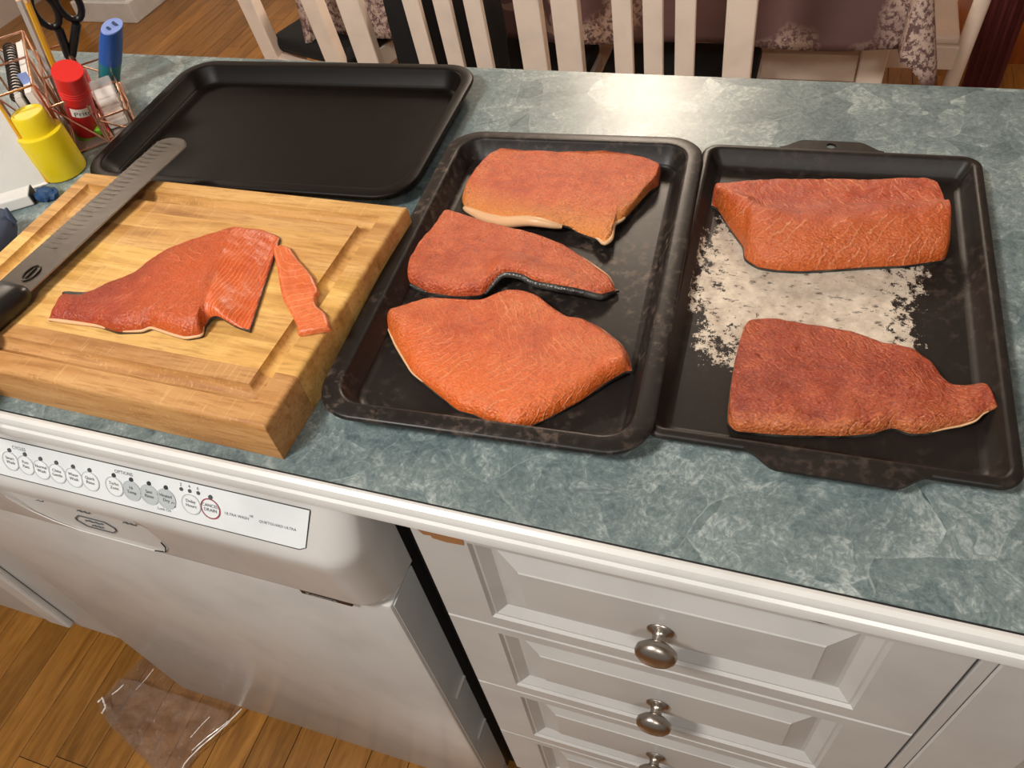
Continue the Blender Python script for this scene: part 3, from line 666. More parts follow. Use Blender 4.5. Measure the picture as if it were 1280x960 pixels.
# ================================================================== SALMON
def ez(t): t = min(max(t, 0.0), 1.0); return math.sqrt(max(0.0, 1 - (1 - t) ** 2))
def fillet(label, far, near, z0, H, mat, zf=.010, zn=.0, wf=.012, wn=.014, wl=.01, wr=.01, Hf=None, lift=None, nu=110, nv=70, seed=0, skin=None, cut=None, cutmat=None,
           fat=None, rough=.0006, group='smoked salmon fillets', sm=2, name='salmon_fillet', expand=.0003):
    lift = lift or (lambda u, v: 0.0); Hf = Hf or (lambda u, v: 1.0)
    A = smooth_curve(resample([Z(p[0], p[1], z0 + zf)[:2] for p in far], nu + 1), sm); B = smooth_curve(resample([Z(p[0], p[1], z0 + zn)[:2] for p in near], nu + 1), sm)
    cx, cy = ((A + B) / 2).mean(0)
    root = thing(name, label, 'salmon', (cx, cy, z0), group)
    us = [(.5 - .5 * math.cos(math.pi * i / nu)) * .55 + .45 * i / nu for i in range(nu + 1)]; vs_ = [(.5 - .5 * math.cos(math.pi * j / nv)) * .75 + .25 * j / nv for j in range(nv + 1)]
    Lm = (np.linalg.norm(np.diff(A, axis=0), axis=1).sum() + np.linalg.norm(np.diff(B, axis=0), axis=1).sum()) / 2
    Wm = np.linalg.norm(A - B, axis=1).mean()
    P = []; UV = []; base = []
    for u in us:
        ia = u * nu; i0 = min(int(ia), nu - 1); fr = ia - i0
        a = A[i0] * (1 - fr) + A[i0 + 1] * fr; b = B[i0] * (1 - fr) + B[i0 + 1] * fr; w = np.linalg.norm(a - b)
        for v in vs_:
            p = a * (1 - v) + b * v
            e = ez(v * w / wf) * ez((1 - v) * w / wn) * ez(u * Lm / wl) * ez((1 - u) * Lm / wr)
            nz = noise.noise(Vector((p[0] * 160, p[1] * 160, seed))) * rough + noise.noise(Vector((p[0] * 45, p[1] * 45, seed + 5))) * rough * 2.2
            zb_ = z0 + .0022 + lift(u, v)
            P.append((p[0], p[1], zb_ + H * Hf(u, v) * e + nz * min(1, e * 1.5))); UV.append((u * Lm, (v - .5) * Wm)); base.append((p[0], p[1], zb_))
    w = nv + 1
    kc = nu if cut is None else next(i for i, u in enumerate(us) if u >= cut)
    def sub(i0, i1):
        ids = [i * w + j for i in range(i0, i1 + 1) for j in range(w)]
        f = [(i * w + j, i * w + j + 1, (i + 1) * w + j + 1, (i + 1) * w + j) for i in range(i1 - i0) for j in range(nv)]
        return [P[k] for k in ids], f, [UV[k] for k in ids]
    v, f, uv = sub(0, kc); mesh('flesh', v, f, mat, root, True, uv=uv, angle=80)
    if cut is not None:
        v, f, uv = sub(kc, nu); mesh('cut_face', v, f, cutmat, root, True, uv=uv, angle=80)
    # skin sheet under the flesh
    top, bot = [], []
    c2 = np.array([cx, cy])
    for i in range(nu + 1):
        for j in range(w):
            q = np.array(base[i * w + j]); d = np.zeros(2)
            if i in (0, nu) or j in (0, nv): d = q[:2] - c2; d = d / (np.linalg.norm(d) + 1e-9) * expand
            top.append((q[0] + d[0], q[1] + d[1], q[2] + .0004)); bot.append((q[0] + d[0], q[1] + d[1], q[2] - .0019))
    f = [(i * w + j, i * w + j + 1, (i + 1) * w + j + 1, (i + 1) * w + j) for i in range(nu) for j in range(nv)]
    n0 = len(top); f2 = [tuple(k + n0 for k in reversed(q)) for q in f]
    per = [i * w for i in range(nu + 1)] + [nu * w + j for j in range(1, w)] + [i * w + nv for i in range(nu - 1, -1, -1)] + [j for j in range(nv - 1, 0, -1)]
    f3 = [(per[k], per[(k + 1) % len(per)], per[(k + 1) % len(per)] + n0, per[k] + n0) for k in range(len(per))]
    mesh('skin', top + bot, f + f2 + f3, skin or M['skin'], root, True, angle=50)
    for (side, u0, u1, r, dz, *mm) in (fat or []):
        i0 = int(u0 * nu); i1 = int(u1 * nu); j = nv if side == 'near' else 0
        pts = [(base[i * w + j][0], base[i * w + j][1], base[i * w + j][2] + dz) for i in range(i0, i1 + 1)]
        rr = [r * (0.25 + .75 * math.sin(math.pi * (k + .5) / len(pts)) ** .5) for k in range(len(pts))]
        MB().tube(pts, rr, 8).build('skin_edge' if mm else 'fat_edge', M['skin'] if mm else M['fat'], root, smooth=True, angle=70)
    return root
def bump(x, c, w): return math.exp(-((x - c) / w) ** 2)
# colours per fillet (the fish itself differs: smoked reds, paler oranges)
ORA = m_flesh('salmon_flesh_orange', (168, 64, 24), (196, 86, 38), (212, 112, 62), .55, 250, 1.2, belly=(.000, .030, (212, 98, 34)), grain=.75)
RED = m_flesh('salmon_flesh_red', (126, 36, 14), (156, 56, 26), (184, 86, 46), .16, 260, 1.1, belly=(.029, .037, (192, 106, 58)))
PINK = m_flesh('salmon_flesh_pink', (168, 66, 34), (200, 92, 50), (218, 120, 72), .12, 250, 1.0, belly=(.016, .045, (214, 132, 58)))
PINK2 = m_flesh('salmon_flesh_rose', (158, 60, 30), (192, 86, 46), (212, 112, 68), .14, 250, 1.0)
LOIN = m_flesh('salmon_flesh_loin', (150, 48, 22), (178, 70, 36), (200, 98, 56), .55, 210, .9, belly=(.002, .026, (190, 88, 30)), grain=.8)
RAW = m_flesh('salmon_flesh_fresh', (132, 36, 14), (158, 52, 20), (184, 78, 34), .25, 250, 1.1, grain=.65, ug=(.07, .13, (188, 78, 26)))
CUT = m_flesh('salmon_cut_face', (180, 66, 22), (200, 84, 34), (210, 98, 50), .7, 210, 1.3, cut=True, grain=.4)
SLI = m_flesh('salmon_slice_flesh', (192, 84, 36), (206, 98, 48), (216, 116, 66), .5, 230, .8, cut=True, grain=.35)
TF = CT + .0014
z = BTOP
fillet('cut salmon tail piece with black skinned tip on the cutting board',
       [(77, 364), (90, 366), (105, 365), (139, 350), (178, 338), (192.5, 326), (216, 311.5), (258, 298), (296, 287), (326, 283), (342, 288), (347, 292)],
       [(62, 401), (94.5, 405), (124, 409), (148, 417), (180.6, 416), (189.5, 411), (216, 420), (234, 425), (255, 421.5), (256, 411), (265, 402), (279, 405), (313, 415.5)],
       z, .0145, RAW, zf=.008, zn=.001, wf=.014, wn=.012, wl=.006, wr=.004, seed=1, cut=.80, cutmat=CUT,
       Hf=lambda u, v: (0.28 + .72 * min(1, u / .55) ** .8) * (1 if u < .80 else max(.12, 1 - (u - .80) / .2)) * (1 + .25 * bump(v, .35, .3)),
       lift=lambda u, v: .007 * bump(u, .86, .05) * max(0, (v - .7) / .3) + .003 * bump(u, .0, .10) * (1 - v), fat=[('near', .0, .33, .0019, .0006), ('near', .40, .72, .0015, .001), ('far', .0, .26, .0034, .0002, 1)])
# thin slice lying over the groove
fillet('thin slice of salmon lying over the juice groove', [(345, 310), (355, 309), (363, 311), (371, 324), (391, 347), (399.5, 366), (395, 374), (395, 383), (408, 394), (412, 406), (413, 413)],
       [(342.5, 316), (348, 338), (351, 360), (355, 377), (367.5, 399), (374, 414), (373, 421), (386, 419), (402, 416)], z, .003, SLI, zf=.002, zn=.001, wf=.004, wn=.004, wl=.004, wr=.004,
       seed=2, nu=70, nv=34, skin=SLI, rough=.0003, name='salmon_slice', group='salmon slices', sm=1, lift=lambda u, v: .0006, expand=0)
fillet('salmon fillet with curled pale belly edge at the back of the middle tray',
       [(605, 205), (616, 193), (630, 186.4), (656, 188.6), (700, 190.8), (748, 189), (781, 192), (805, 197), (827, 206), (823, 225)],
       [(584, 233), (577, 250), (580, 258.6), (604, 270), (632, 279), (674, 290), (691, 291), (711, 289), (722, 295), (748, 303.5), (755, 312), (764.5, 306), (767, 286), (779, 280), (795, 260), (812, 240)],
       TF, .0115, PINK, zf=.009, zn=.002, wf=.008, wn=.014, wl=.012, wr=.010, seed=3,
       Hf=lambda u, v: 1.05 - .45 * max(0, v - .45) * 2, lift=lambda u, v: .012 * bump(u, .42, .10) * max(0, (v - .72) / .28) ** 2 + .004 * max(0, (v - .6) / .4) * bump(u, .72, .2),
       fat=[('near', .18, .50, .0056, -.0015), ('near', .60, .78, .0022, .0015)])
fillet('salmon tail fillet with raised black skin edge in the middle of the tray',
       [(523, 311), (545, 284), (558, 262.5), (575, 267), (609, 278), (640, 286), (681, 295), (704, 303), (729, 318), (760.5, 340.6), (770, 356)],
       [(513, 335), (511, 356), (534, 367), (568, 372), (605, 372), (618, 363), (630, 356), (656, 357), (668, 362), (704, 371), (751.5, 376), (772, 365)],
       TF, .0125, PINK2, zf=.009, zn=.001, wf=.008, wn=.009, wl=.012, wr=.008, seed=4,
       Hf=lambda u, v: 1.0 - .5 * max(0, u - .55) / .45, lift=lambda u, v: .011 * max(0, (v - .55) / .45) * (bump(u, .55, .09) + .8 * bump(u, .78, .16)) , fat=[('far', .72, .97, .0014, .002), ('near', .46, .99, .0036, -.0010, 1), ('near', .08, .26, .0022, .0, 1)], expand=.0012)
fillet('large orange salmon fillet nearest the front of the middle tray',
       [(483, 392), (498, 384), (514, 378), (537, 371), (568, 372), (606.6, 374), (630, 362), (650.5, 360), (674, 368), (697, 386), (710, 395), (728, 396), (751, 407), (774, 425), (786, 440), (790, 460)],
       [(483, 407), (496, 435), (516, 468.6), (547, 494), (573, 515), (594, 520), (609, 528), (619.5, 528), (630, 539.5), (648, 541), (684, 525), (722.6, 504.7), (759, 481.5), (783, 470)],
       TF, .0150, ORA, zf=.010, zn=.001, wf=.010, wn=.016, wl=.010, wr=.012, seed=5,
       Hf=lambda u, v: (.82 + .25 * bump(v, .5, .35)) * (1 - .5 * max(0, v - .55) / .45 * max(0, .5 - u) / .5), lift=lambda u, v: .004 * max(0, (u - .85) / .15), fat=[('far', .62, .86, .0016, .003), ('near', .05, .34, .0012, .001)])
fillet('thick rectangular salmon loin at the back of the scuffed tray',
       [(891, 240), (892, 229), (955, 226), (1040, 224.5), (1080, 225.5), (1120, 223), (1155, 223), (1167, 227), (1176, 250)],
       [(896, 262), (912, 287), (929, 310), (930, 325), (947, 336), (970, 339.5), (1000, 341), (1040, 339), (1080, 336), (1130, 334), (1180, 327), (1184, 317), (1178, 290)],
       TF, .024, LOIN, zf=.017, zn=.001, wf=.008, wn=.026, wl=.012, wr=.008, seed=6, rough=.0008,
       Hf=lambda u, v: .86 + .28 * bump(v, .62, .22) - .1 * bump(v, .40, .12))
fillet('dark red salmon tail fillet at the front of the scuffed tray',
       [(920, 443), (931, 406), (939, 398), (962, 396.6), (991, 401), (1029, 406.7), (1069, 415), (1101, 427), (1138.6, 432.7), (1164.6, 450), (1182, 471.7), (1202, 479), (1229.7, 478), (1235.5, 486)],
       [(914, 480), (910, 509), (909, 531), (919, 541), (976.7, 545.5), (1052, 547), (1089.5, 544), (1115.5, 536), (1135.7, 544), (1156, 544), (1179, 538), (1218, 531), (1224, 524), (1242.7, 519.4)],
       TF, .0120, RED, zf=.009, zn=.001, wf=.008, wn=.009, wl=.010, wr=.004, seed=7, rough=.0008,
       Hf=lambda u, v: 1.0 - .55 * max(0, u - .7) / .3, lift=lambda u, v: .007 * max(0, (u - .88) / .12), fat=[('near', .74, .95, .0009, .0006)])

# ================================================================== KNIFE
kz = BTOP + .0105
kn = thing('slicing_knife', 'long scalloped slicing knife with black handle on the cutting board', 'knife', (-.63, .10, BTOP))
def Kp(px, py): return np.array(Z(px, py, kz))
heelR, heelL = Kp(37, 366), Kp(-4, 356); tipR, tipL = Kp(227, 187), Kp(198, 179)
ax = (tipR + tipL - heelR - heelL); ax[2] = 0; KL = np.linalg.norm(ax) / 2; ax = ax / np.linalg.norm(ax)
wd = np.array([ax[1], -ax[0], 0]); KW = .0400
korg = (heelR + heelL) / 2
def K(a, b, z=0.0): q = korg + ax * a + wd * b; return (q[0], q[1], kz + z)
hw = KW / 2; out = []
for a in np.linspace(-.012, KL, 20): out.append((a, -hw * (1 - .05 * a / KL)))
for th in np.linspace(-90, 90, 13)[1:-1]: out.append((KL + hw * .95 * .75 * math.cos(math.radians(th)), hw * .95 * math.sin(math.radians(th))))
for a in np.linspace(KL, -.012, 20): out.append((a, hw * (1 - .05 * a / KL)))
nb = len(out)
bl = mesh('blade', [K(a, b, .0010 if b < hw * .5 else .0006) for a, b in out] + [K(a, b, -.0010 if b < hw * .5 else -.0002) for a, b in out],
          [tuple(range(nb)), tuple(range(2 * nb - 1, nb - 1, -1))] + [(k, (k + 1) % nb, (k + 1) % nb + nb, k + nb) for k in range(nb)], M['blade'], kn)
MB().tube([K(a, hw * (1 - .05 * a / KL) + .0002, .0002) for a in np.linspace(0, KL + .004, 12)], .0007, 6).build('cutting_edge', M['edge'], bl)
for i in range(26):
    a = .055 + i * (KL - .045) / 26; l_ = .0105
    for s in (-1,):
        pts = [K(a + .0019 * math.cos(t_) * (1), -hw * .50 + l_ * math.sin(t_), .00112) for t_ in np.linspace(0, 2 * math.pi, 13)[:-1]]
        mesh('scallop', pts + [K(a, -hw * .5, .00108)], [(k, (k + 1) % 12, 12) for k in range(12)], M['bladeh'], bl)
lg = [K(.020 + .010 * math.cos(t_), hw * .15 + .006 * math.sin(t_), .0013) for t_ in np.linspace(0, 2 * math.pi, 17)]
MB().tube(lg, .0009, 5).build('etched_mark', M['bladeh'], bl); MB().tube([K(.013, hw * .15, .0013), K(.027, hw * .1, .0013)], .0010, 5).build('etched_mark', M['bladeh'], bl)
for k in range(3): MB().box((-.002, -.0006, 0), (.002, .0006, .0004)).xf(Matrix.Translation(K(.004 - .004 * k, hw * .30, .0011))).build('etched_mark', M['bladeh'], bl)
hb = MB(); rg = []
for a, w_, h_, off in ((.002, .015, .006, .004), (.000, .019, .0085, .003), (-.006, .0205, .0100, .003), (-.02, .0200, .0108, .003), (-.05, .0165, .0112, .004), (-.09, .0175, .0112, .004), (-.12, .0205, .0108, .004), (-.135, .0195, .008, .003), (-.139, .012, .004, .003)):
    rg.append([Vector(K(a, off + w_ * math.copysign(abs(math.cos(t_)) ** .6, math.cos(t_)), h_ * math.copysign(abs(math.sin(t_)) ** .7, math.sin(t_)) * 1.0)) for t_ in np.linspace(0, 2 * math.pi, 21)[:-1]])
hb.rings(rg); hb.build('handle', M['blackp'], kn, smooth=True, angle=60)

# ================================================================== DESK ORGANISER CORNER
OU = Vector((.7, .714, 0)).normalized(); OV = Vector((-.714, .7, 0)).normalized(); OO = Vector((-.795, .350, CT))
def O(u, v, w): return OO + OU * u + OV * v + Vector((0, 0, w))
og = thing('wire_organizer', 'rose gold wire desk organizer with three stepped compartments', 'organizer', OO)
cols = [(-.040, 0.0, .088), (.0, .038, .060), (.038, .074, .030)]; DV = .165
wr = .0013
for (u0, u1, h) in cols:
    mb = MB()
    for w_ in (.0015, h):
        mb.tube([O(u0 + .001, 0, w_), O(u1 - .001, 0, w_), O(u1 - .001, DV, w_), O(u0 + .001, DV, w_), O(u0 + .001, 0, w_)], wr, 6)
    for u in (u0 + .001, u1 - .001):
        for v in (0, DV / 2, DV): mb.tube([O(u, v, .001), O(u, v, h)], wr, 6)
    mb.tube([O(u0, DV / 2, h), O(u1, DV / 2, h)], wr, 6)
    mb.build('compartment_frame', M['rose'], og, smooth=True)
    for a, b in (((u0, 0, h), (u1, 0, .0015)), ((u1, 0, h), (u1, DV / 2, .0015)), ((u1, DV, h), (u1, DV / 2, .0015)), ((u0, DV, h), (u1, DV, .0015))):
        MB().tube([O(*a), O(*b)], wr * .8, 6).build('cross_wire', M['rose'], og, smooth=True)
for (u0, u1, h) in cols:
    MB().add([O(u0 + .002, .001, .001), O(u1 - .002, .001, .001), O(u1 - .002, DV - .001, .001), O(u0 + .002, DV - .001, .001), O(u0 + .002, .001, .0022), O(u1 - .002, .001, .0022), O(u1 - .002, DV - .001, .0022), O(u0 + .002, DV - .001, .0022)],
             [(0, 1, 2, 3), (7, 6, 5, 4), (0, 4, 5, 1), (1, 5, 6, 2), (2, 6, 7, 3), (3, 7, 4, 0)]).build('base_plate', M['card'], og)
# glue stick
g0 = O(.019, .036, .0025); gt = Vector(Z(84, 88, CT + .092)); ga = (gt - g0).normalized(); GLn = (gt - g0).length
gs = thing('glue_stick', 'red glue stick standing in the wire organizer', 'glue stick', g0)
MB().lathe([(.0001, 0), (.0150, 0), (.0155, .002), (.0155, .008), (.0001, .0081)], g0, ga, 28).build('twist_base', M['green'], gs, smooth=True)
MB().lathe([(.0001, .0085), (.0155, .0085), (.0158, .010), (.0158, GLn * .60), (.0001, GLn * .60)], g0, ga, 28).build('barrel', M['redlab'], gs, smooth=True)
cp = [(.0001, GLn * .602), (.0164, GLn * .602)]
for k in range(3): hh = GLn * (.72 + .035 * k); cp += [(.0166, hh - .001), (.0159, hh), (.0166, hh + .001)]
cp += [(.0166, GLn - .001), (.0160, GLn), (.0001, GLn)]
MB().lathe(cp, g0, ga, 28).build('cap', M['redp'], gs, smooth=True, angle=30)
# label band facing the room
tocam = (Vector(CAM) - g0); tocam = (tocam - ga * tocam.dot(ga)).normalized(); side = ga.cross(tocam).normalized()
def gl(th, h, r=.0161): return g0 + ga * h + (tocam * math.cos(th) + side * math.sin(th)) * r
ths = np.linspace(-.75, .75, 9)
lab = mesh('label_band', [gl(t_, GLn * .44) for t_ in ths] + [gl(t_, GLn * .57) for t_ in ths], [(k, k + 1, k + 10, k + 9) for k in range(8)], M['paper'], gs)
text('Pritt', 'label_text', M['inkdark'], lab, gl(0, GLn * .505, .0166), side, ga, .0098)
# yellow bottle
yb = Vector(Z(82, 214, CT)); yb.z = CT
yl = thing('yellow_bottle', 'yellow plastic bottle with stepped cap beside the organizer', 'bottle', yb)
MB().lathe([(.0001, 0), (.0225, 0), (.0245, .0015), (.0250, .004), (.0250, .050), (.0245, .0525), (.0232, .0535), (.0001, .0535)], yb, n=36).build('body', M['yellow'], yl, smooth=True)
MB().lathe([(.0001, .0536), (.0192, .0536), (.0190, .056), (.0180, .073), (.0168, .0752), (.0150, .0755), (.0138, .0742), (.0001, .0740)], yb, n=36).build('cap', M['yellow'], yl, smooth=True)
# sharpener
s0 = O(.056, .125, .003); stp = Vector(Z(140, 32, CT + .088)); sa = (stp - s0).normalized(); SL = (stp - s0).length
sh = thing('pencil_sharpener', 'blue and teal oval pencil sharpener with two holes', 'sharpener', s0)
sx_ = Vector((.2, 1, 0)); sx_ = (sx_ - sa * sx_.dot(sa)).normalized(); sy_ = sa.cross(sx_)
def sring(h, a, b, tilt=0): return [s0 + sa * (h + tilt * math.cos(t_)) + sx_ * (a * math.cos(t_)) + sy_ * (b * math.sin(t_)) for t_ in np.linspace(0, 2 * math.pi, 25)[:-1]]
MB().rings([sring(0, .010, .009), sring(.003, .013, .011), sring(SL * .50, .0145, .0115)]).build('shavings_container', M['teal'], sh, smooth=True)
MB().rings([sring(SL * .50, .0148, .0118), sring(SL * .8, .0150, .0112), sring(SL - .002, .0145, .0095, .004)]).build('body', M['blue'], sh, smooth=True)
MB().rings([sring(SL - .0021, .0143, .0093, .004), sring(SL - .0005, .0138, .0090, .004)]).build('face_plate', M['bluel'], sh, smooth=True)
nrm = sa
for (dx, r) in ((.005, .0040), (-.0052, .0029)):
    cpt = s0 + sx_ * dx + sa * (SL - .0003 + .004 * dx / .0145)
    MB().lathe([(.0001, 0), (r, 0), (r, .0003), (.0001, .0003)], cpt, sa, 18).build('sharpening_hole', M['navy'], sh)
# eraser in clear case
er = thing('eraser', 'white eraser in a clear plastic sleeve in the organizer', 'eraser', O(.056, .05, .006))
ea, eb = O(.056, .018, .010), O(.056, .078, .026)
MB().bar(ea, eb, .022, .012).build('eraser_block', M['paper'], er, bev=.002)
MB().bar(Vector(ea) + (eb - ea) * .3, Vector(ea) + (eb - ea) * 1.25, .026, .016).build('clear_sleeve', M['clear'], er, bev=.002)
for k in (.42, .66): MB().bar(ea + (eb - ea) * k, ea + (eb - ea) * (k + .02), .0224, .0124).build('eraser_groove', M['card'], er)
# green marker + brush handle
mk = thing('green_marker', 'short green marker lying in the organizer bottom', 'marker', O(.033, .02, .004))
MB().lathe([(.0001, 0), (.0035, .0005), (.0050, .003), (.0050, .016), (.0001, .0162)], O(.032, .012, .009), OV + Vector((0, 0, .25)), 16).build('cap', M['green'], mk, smooth=True)
MB().lathe([(.0001, .0163), (.0048, .0163), (.0048, .09), (.0001, .09)], O(.032, .012, .009), OV + Vector((0, 0, .25)), 16).build('barrel', M['inkdark'], mk, smooth=True)
pb = thing('paint_brush', 'thin wooden paint brush lying along the organizer divider', 'brush', O(.042, .01, .004))
MB().tube([O(.0425, .012, .006), O(.043, .06, .012), O(.043, .15, .030)], [.0016, .0026, .0012], 10).build('handle', M['redlab'], pb, smooth=True)
MB().tube([O(.0425, .002, .004), O(.0425, .012, .006)], [.0026, .0020], 10).build('ferrule', M['rose'], pb, smooth=True)
# notebooks and cards in the tall compartment
nb_ = thing('spiral_notebook', 'white spiral notebook standing in the tall organizer compartment', 'notebook', O(-.030, .08, .0025))
def obox(u0, u1, v0, v1, w0, w1):
    return MB().add([O(u, v, w) for w in (w0, w1) for v in (v0, v1) for u in (u0, u1)], [(0, 2, 3, 1), (4, 5, 7, 6), (0, 1, 5, 4), (2, 6, 7, 3), (0, 4, 6, 2), (1, 3, 7, 5)])
obox(-.026, -.019, .003, .158, .0025, .078).build('page_block', M['paper'], nb_)
obox(-.019, -.0175, .003, .158, .0025, .079).build('cover', M['card'], nb_)
for k in range(18):
    v_ = .008 + k * .0084
    MB().tube([O(-.0220 + .0072 * math.cos(t_), v_, .0785 + .0066 * math.sin(t_)) for t_ in np.linspace(-.6, 3.8, 10)], .0011, 6).build('coil_ring', M['coil'], nb_)
n2 = thing('notebook', 'white second notebook next to the spiral one in the organizer', 'notebook', O(-.02, .08, .0025))
obox(-.0140, -.0075, .003, .16, .0025, .080).build('page_block', M['paper'], n2); obox(-.0075, -.0063, .003, .161, .0025, .081).build('cover', M['paper'], n2)
sk = thing('sticky_note', 'small blue sticky tab poking out of the organizer', 'sticky note', O(-.012, .03, .06)); obox(-.014, -.004, .030, .031, .074, .092).build('tab', M['bluel'], sk)
def pencilobj(name, lab, a, b, m_):
    p = thing(name, lab, 'pencil', a); a = Vector(a); b = Vector(b); d = (b - a)
    MB().tube([a + d * .12, b], .0034, 6).build('shaft', m_, p); MB().tube([a, a + d * .12], [.0008, .0034], 6).build('sharpened_tip', M['rawwood'], p)
    MB().tube([b, b + d.normalized() * .006], .0036, 8).build('eraser_end', M['fat'], p)
pencilobj('pencil', 'yellow wooden pencil leaning in the organizer behind the glue stick', O(.008, .10, .0035), Z(34, 2, CT + .145), M['pencil'])
pencilobj('pencil', 'thin brown pencil standing beside the notebooks in the organizer', O(.004, .07, .0035), Z(24, 2, CT + .125), M['card'])
# scissors
scs = thing('scissors', 'black handled scissors standing handles up in the organizer', 'scissors', O(.019, .13, .003))
sb = O(.019, .135, .003); stop_ = Vector(Z(78, 22, CT + .105)); dS = stop_ - sb
for s in (-1, 1):
    c_ = stop_ + OU * (.0135 * s) + Vector((0, 0, .012)) + OV * .004
    pts = [c_ + (OU * math.cos(t_) * .012 + (Vector((0, 0, 1)) * .9 - OV * .2) * math.sin(t_) * .024) for t_ in np.linspace(0, 2 * math.pi, 21)]
    MB().tube(pts, .0042, 10, cap=False).build('finger_loop', M['blackp'], scs, smooth=True)
    MB().tube([c_ + Vector((0, 0, -.024)) - OU * .003 * s, sb + dS * .55 + OU * .002 * s], [.0055, .005], 10).build('shank', M['blackp'], scs, smooth=True)
    MB().bar(sb + dS * .55 + OU * .001 * s, sb + OU * .0005 * s, .009, .0012, OV).build('scissor_blade', M['knob'], scs)
MB().lathe([(.0001, 0), (.0032, 0), (.0032, .004), (.0001, .004)], sb + dS * .56 - OV * .006, -OV, 14).build('pivot_screw', M['knob'], scs)
# white display board in front of the organiser
wa, wb_ = Vector(Z(61, 229, CT)), Vector(Z(-8, 252, CT)); dirw = (wb_ - wa).normalized(); nw = Vector((-dirw.y, dirw.x, 0))
if nw.dot(Vector(CAM) - wa) < 0: nw = -nw
wt = -nw * .018 + Vector((0, 0, .11))
wbd = thing('white_board', 'glossy white board leaning beside the yellow bottle', 'whiteboard', wa)
Lw = .16
def WB(a, h, n_): return wa + dirw * a + wt * h + nw * n_
mesh('board_face', [WB(0, 0, 0), WB(Lw, 0, 0), WB(Lw, 1, 0), WB(0, 1, 0), WB(0, 0, -.004), WB(Lw, 0, -.004), WB(Lw, 1, -.004), WB(0, 1, -.004)], [(0, 1, 2, 3), (7, 6, 5, 4), (0, 4, 5, 1), (1, 5, 6, 2), (2, 6, 7, 3), (3, 7, 4, 0)], M['wboard'], wbd)
MB().tube([WB(0, 0.015, .001), WB(0, 1, .001)], .0018, 8).build('edge_strip', M['pencil'], wbd); MB().tube([WB(0, .012, .0012), WB(Lw, .012, .0012)], .0014, 8).build('bottom_edge', M['paper'], wbd)
# white bar with blue putty
b0, b1 = Vector(Z(45, 250, CT)), Vector(Z(-12, 267, CT)); db = (b1 - b0).normalized()
wbar = thing('white_tray_bar', 'white plastic bar lying in front of the white board', 'bar', b0)
MB().bar(b0 + Vector((0, 0, .0072)), b0 + db * .12 + Vector((0, 0, .0072)), .022, .013).build('bar', M['wboard'], wbar, bev=.0015)
MB().bar(b0 - db * .0010 + Vector((0, 0, .0072)), b0 + Vector((0, 0, .0072)), .0215, .0125).build('end_cap', M['inkdark'], wbar)
bm = bmesh.new(); bmesh.ops.create_icosphere(bm, subdivisions=3, radius=1); pc = Vector(Z(58, 243, CT + .005))
for v in bm.verts:
    k = 1 + .35 * noise.noise(v.co * 2.3); v.co = pc + Vector((v.co.x * .014 * k, v.co.y * .010 * k, max(-.0045, v.co.z * .008 * k)))
pt = MB().frombm(bm).build('cloth_scrap', M['navy'], None, smooth=True, loc=(pc.x, pc.y, CT)); tag(pt, 'crumpled dark blue scrap beside the white bar', 'scrap')
# grey felt pouch at the left frame edge
fp = Vector(Z(-22, 318, CT + .018)); fp.z = CT
fe = thing('felt_pouch', 'grey blue felt pouch by the left edge of the cutting board', 'pouch', fp)
bm = bmesh.new(); bmesh.ops.create_uvsphere(bm, u_segments=28, v_segments=16, radius=1)
for v in bm.verts:
    k = 1 + .10 * noise.noise(v.co * 1.7); q = v.co * k; v.co = Vector((fp.x - .012 + q.x * .030 - q.y * .012, fp.y + .012 + q.y * .045 + q.x * .010, CT + .021 + math.copysign(abs(q.z) ** .8, q.z) * .0205))
MB().frombm(bm).build('body', M['greyfelt'], fe, smooth=True)
fz_ = Vector(Z(3, 262, CT + .040)); MB().tube([fz_ + Vector((0, 0, -.016)), fz_ + Vector((.002, .003, .0))], [.005, .0012], 8).build('pull_tab', M['greyfelt'], fe, smooth=True)

# ================================================================== PLASTIC BAG ON THE FLOOR
bgp = thing('plastic_bag', 'clear crumpled plastic bag on the floor against the dishwasher', 'bag', (-.93, -.05, 0))
o1 = [Z(px, py, .004)[:2] for px, py in ((176, 822), (150, 850), (122, 880), (135, 905), (160, 930), (196, 966))]
o2 = [Z(px, py, .004)[:2] for px, py in ((300, 884), (296, 892), (285, 904), (268, 918), (252, 932), (232, 968))]
nA, nB = 40, 34
A = smooth_curve(resample(o1, nA + 1), 1); B = smooth_curve(resample(o2, nA + 1), 1)
for layer in range(2):
    vs = []
    for i in range(nA + 1):
        for j in range(nB + 1):
            p = A[i] * (1 - j / nB) + B[i] * (j / nB); q = Vector((p[0] * 22, p[1] * 22, 3 + layer * 9))
            e = min(1, 6 * min(i / nA, 1 - i / nA, j / nB, 1 - j / nB) + .12)
            fold = abs(noise.noise(q)) * .03 + abs(noise.noise(q * 2.7)) * .010
            z_ = .0015 + (fold * (.4 if layer == 0 else 1.0) + (.010 if layer else 0)) * e
            if layer: z_ += .05 * max(0, 1 - i / (nA * .35)) ** 2 * (0.4 + .6 * j / nB)
            y_ = min(p[1], -.012 - .02 * max(0, .3 - i / nA))
            vs.append((p[0], y_ if layer else p[1], z_))
    fs = [(i * (nB + 1) + j, i * (nB + 1) + j + 1, (i + 1) * (nB + 1) + j + 1, (i + 1) * (nB + 1) + j) for i in range(nA) for j in range(nB)]
    mesh('bag_layer', vs, fs, M['film'], bgp, True, angle=30)

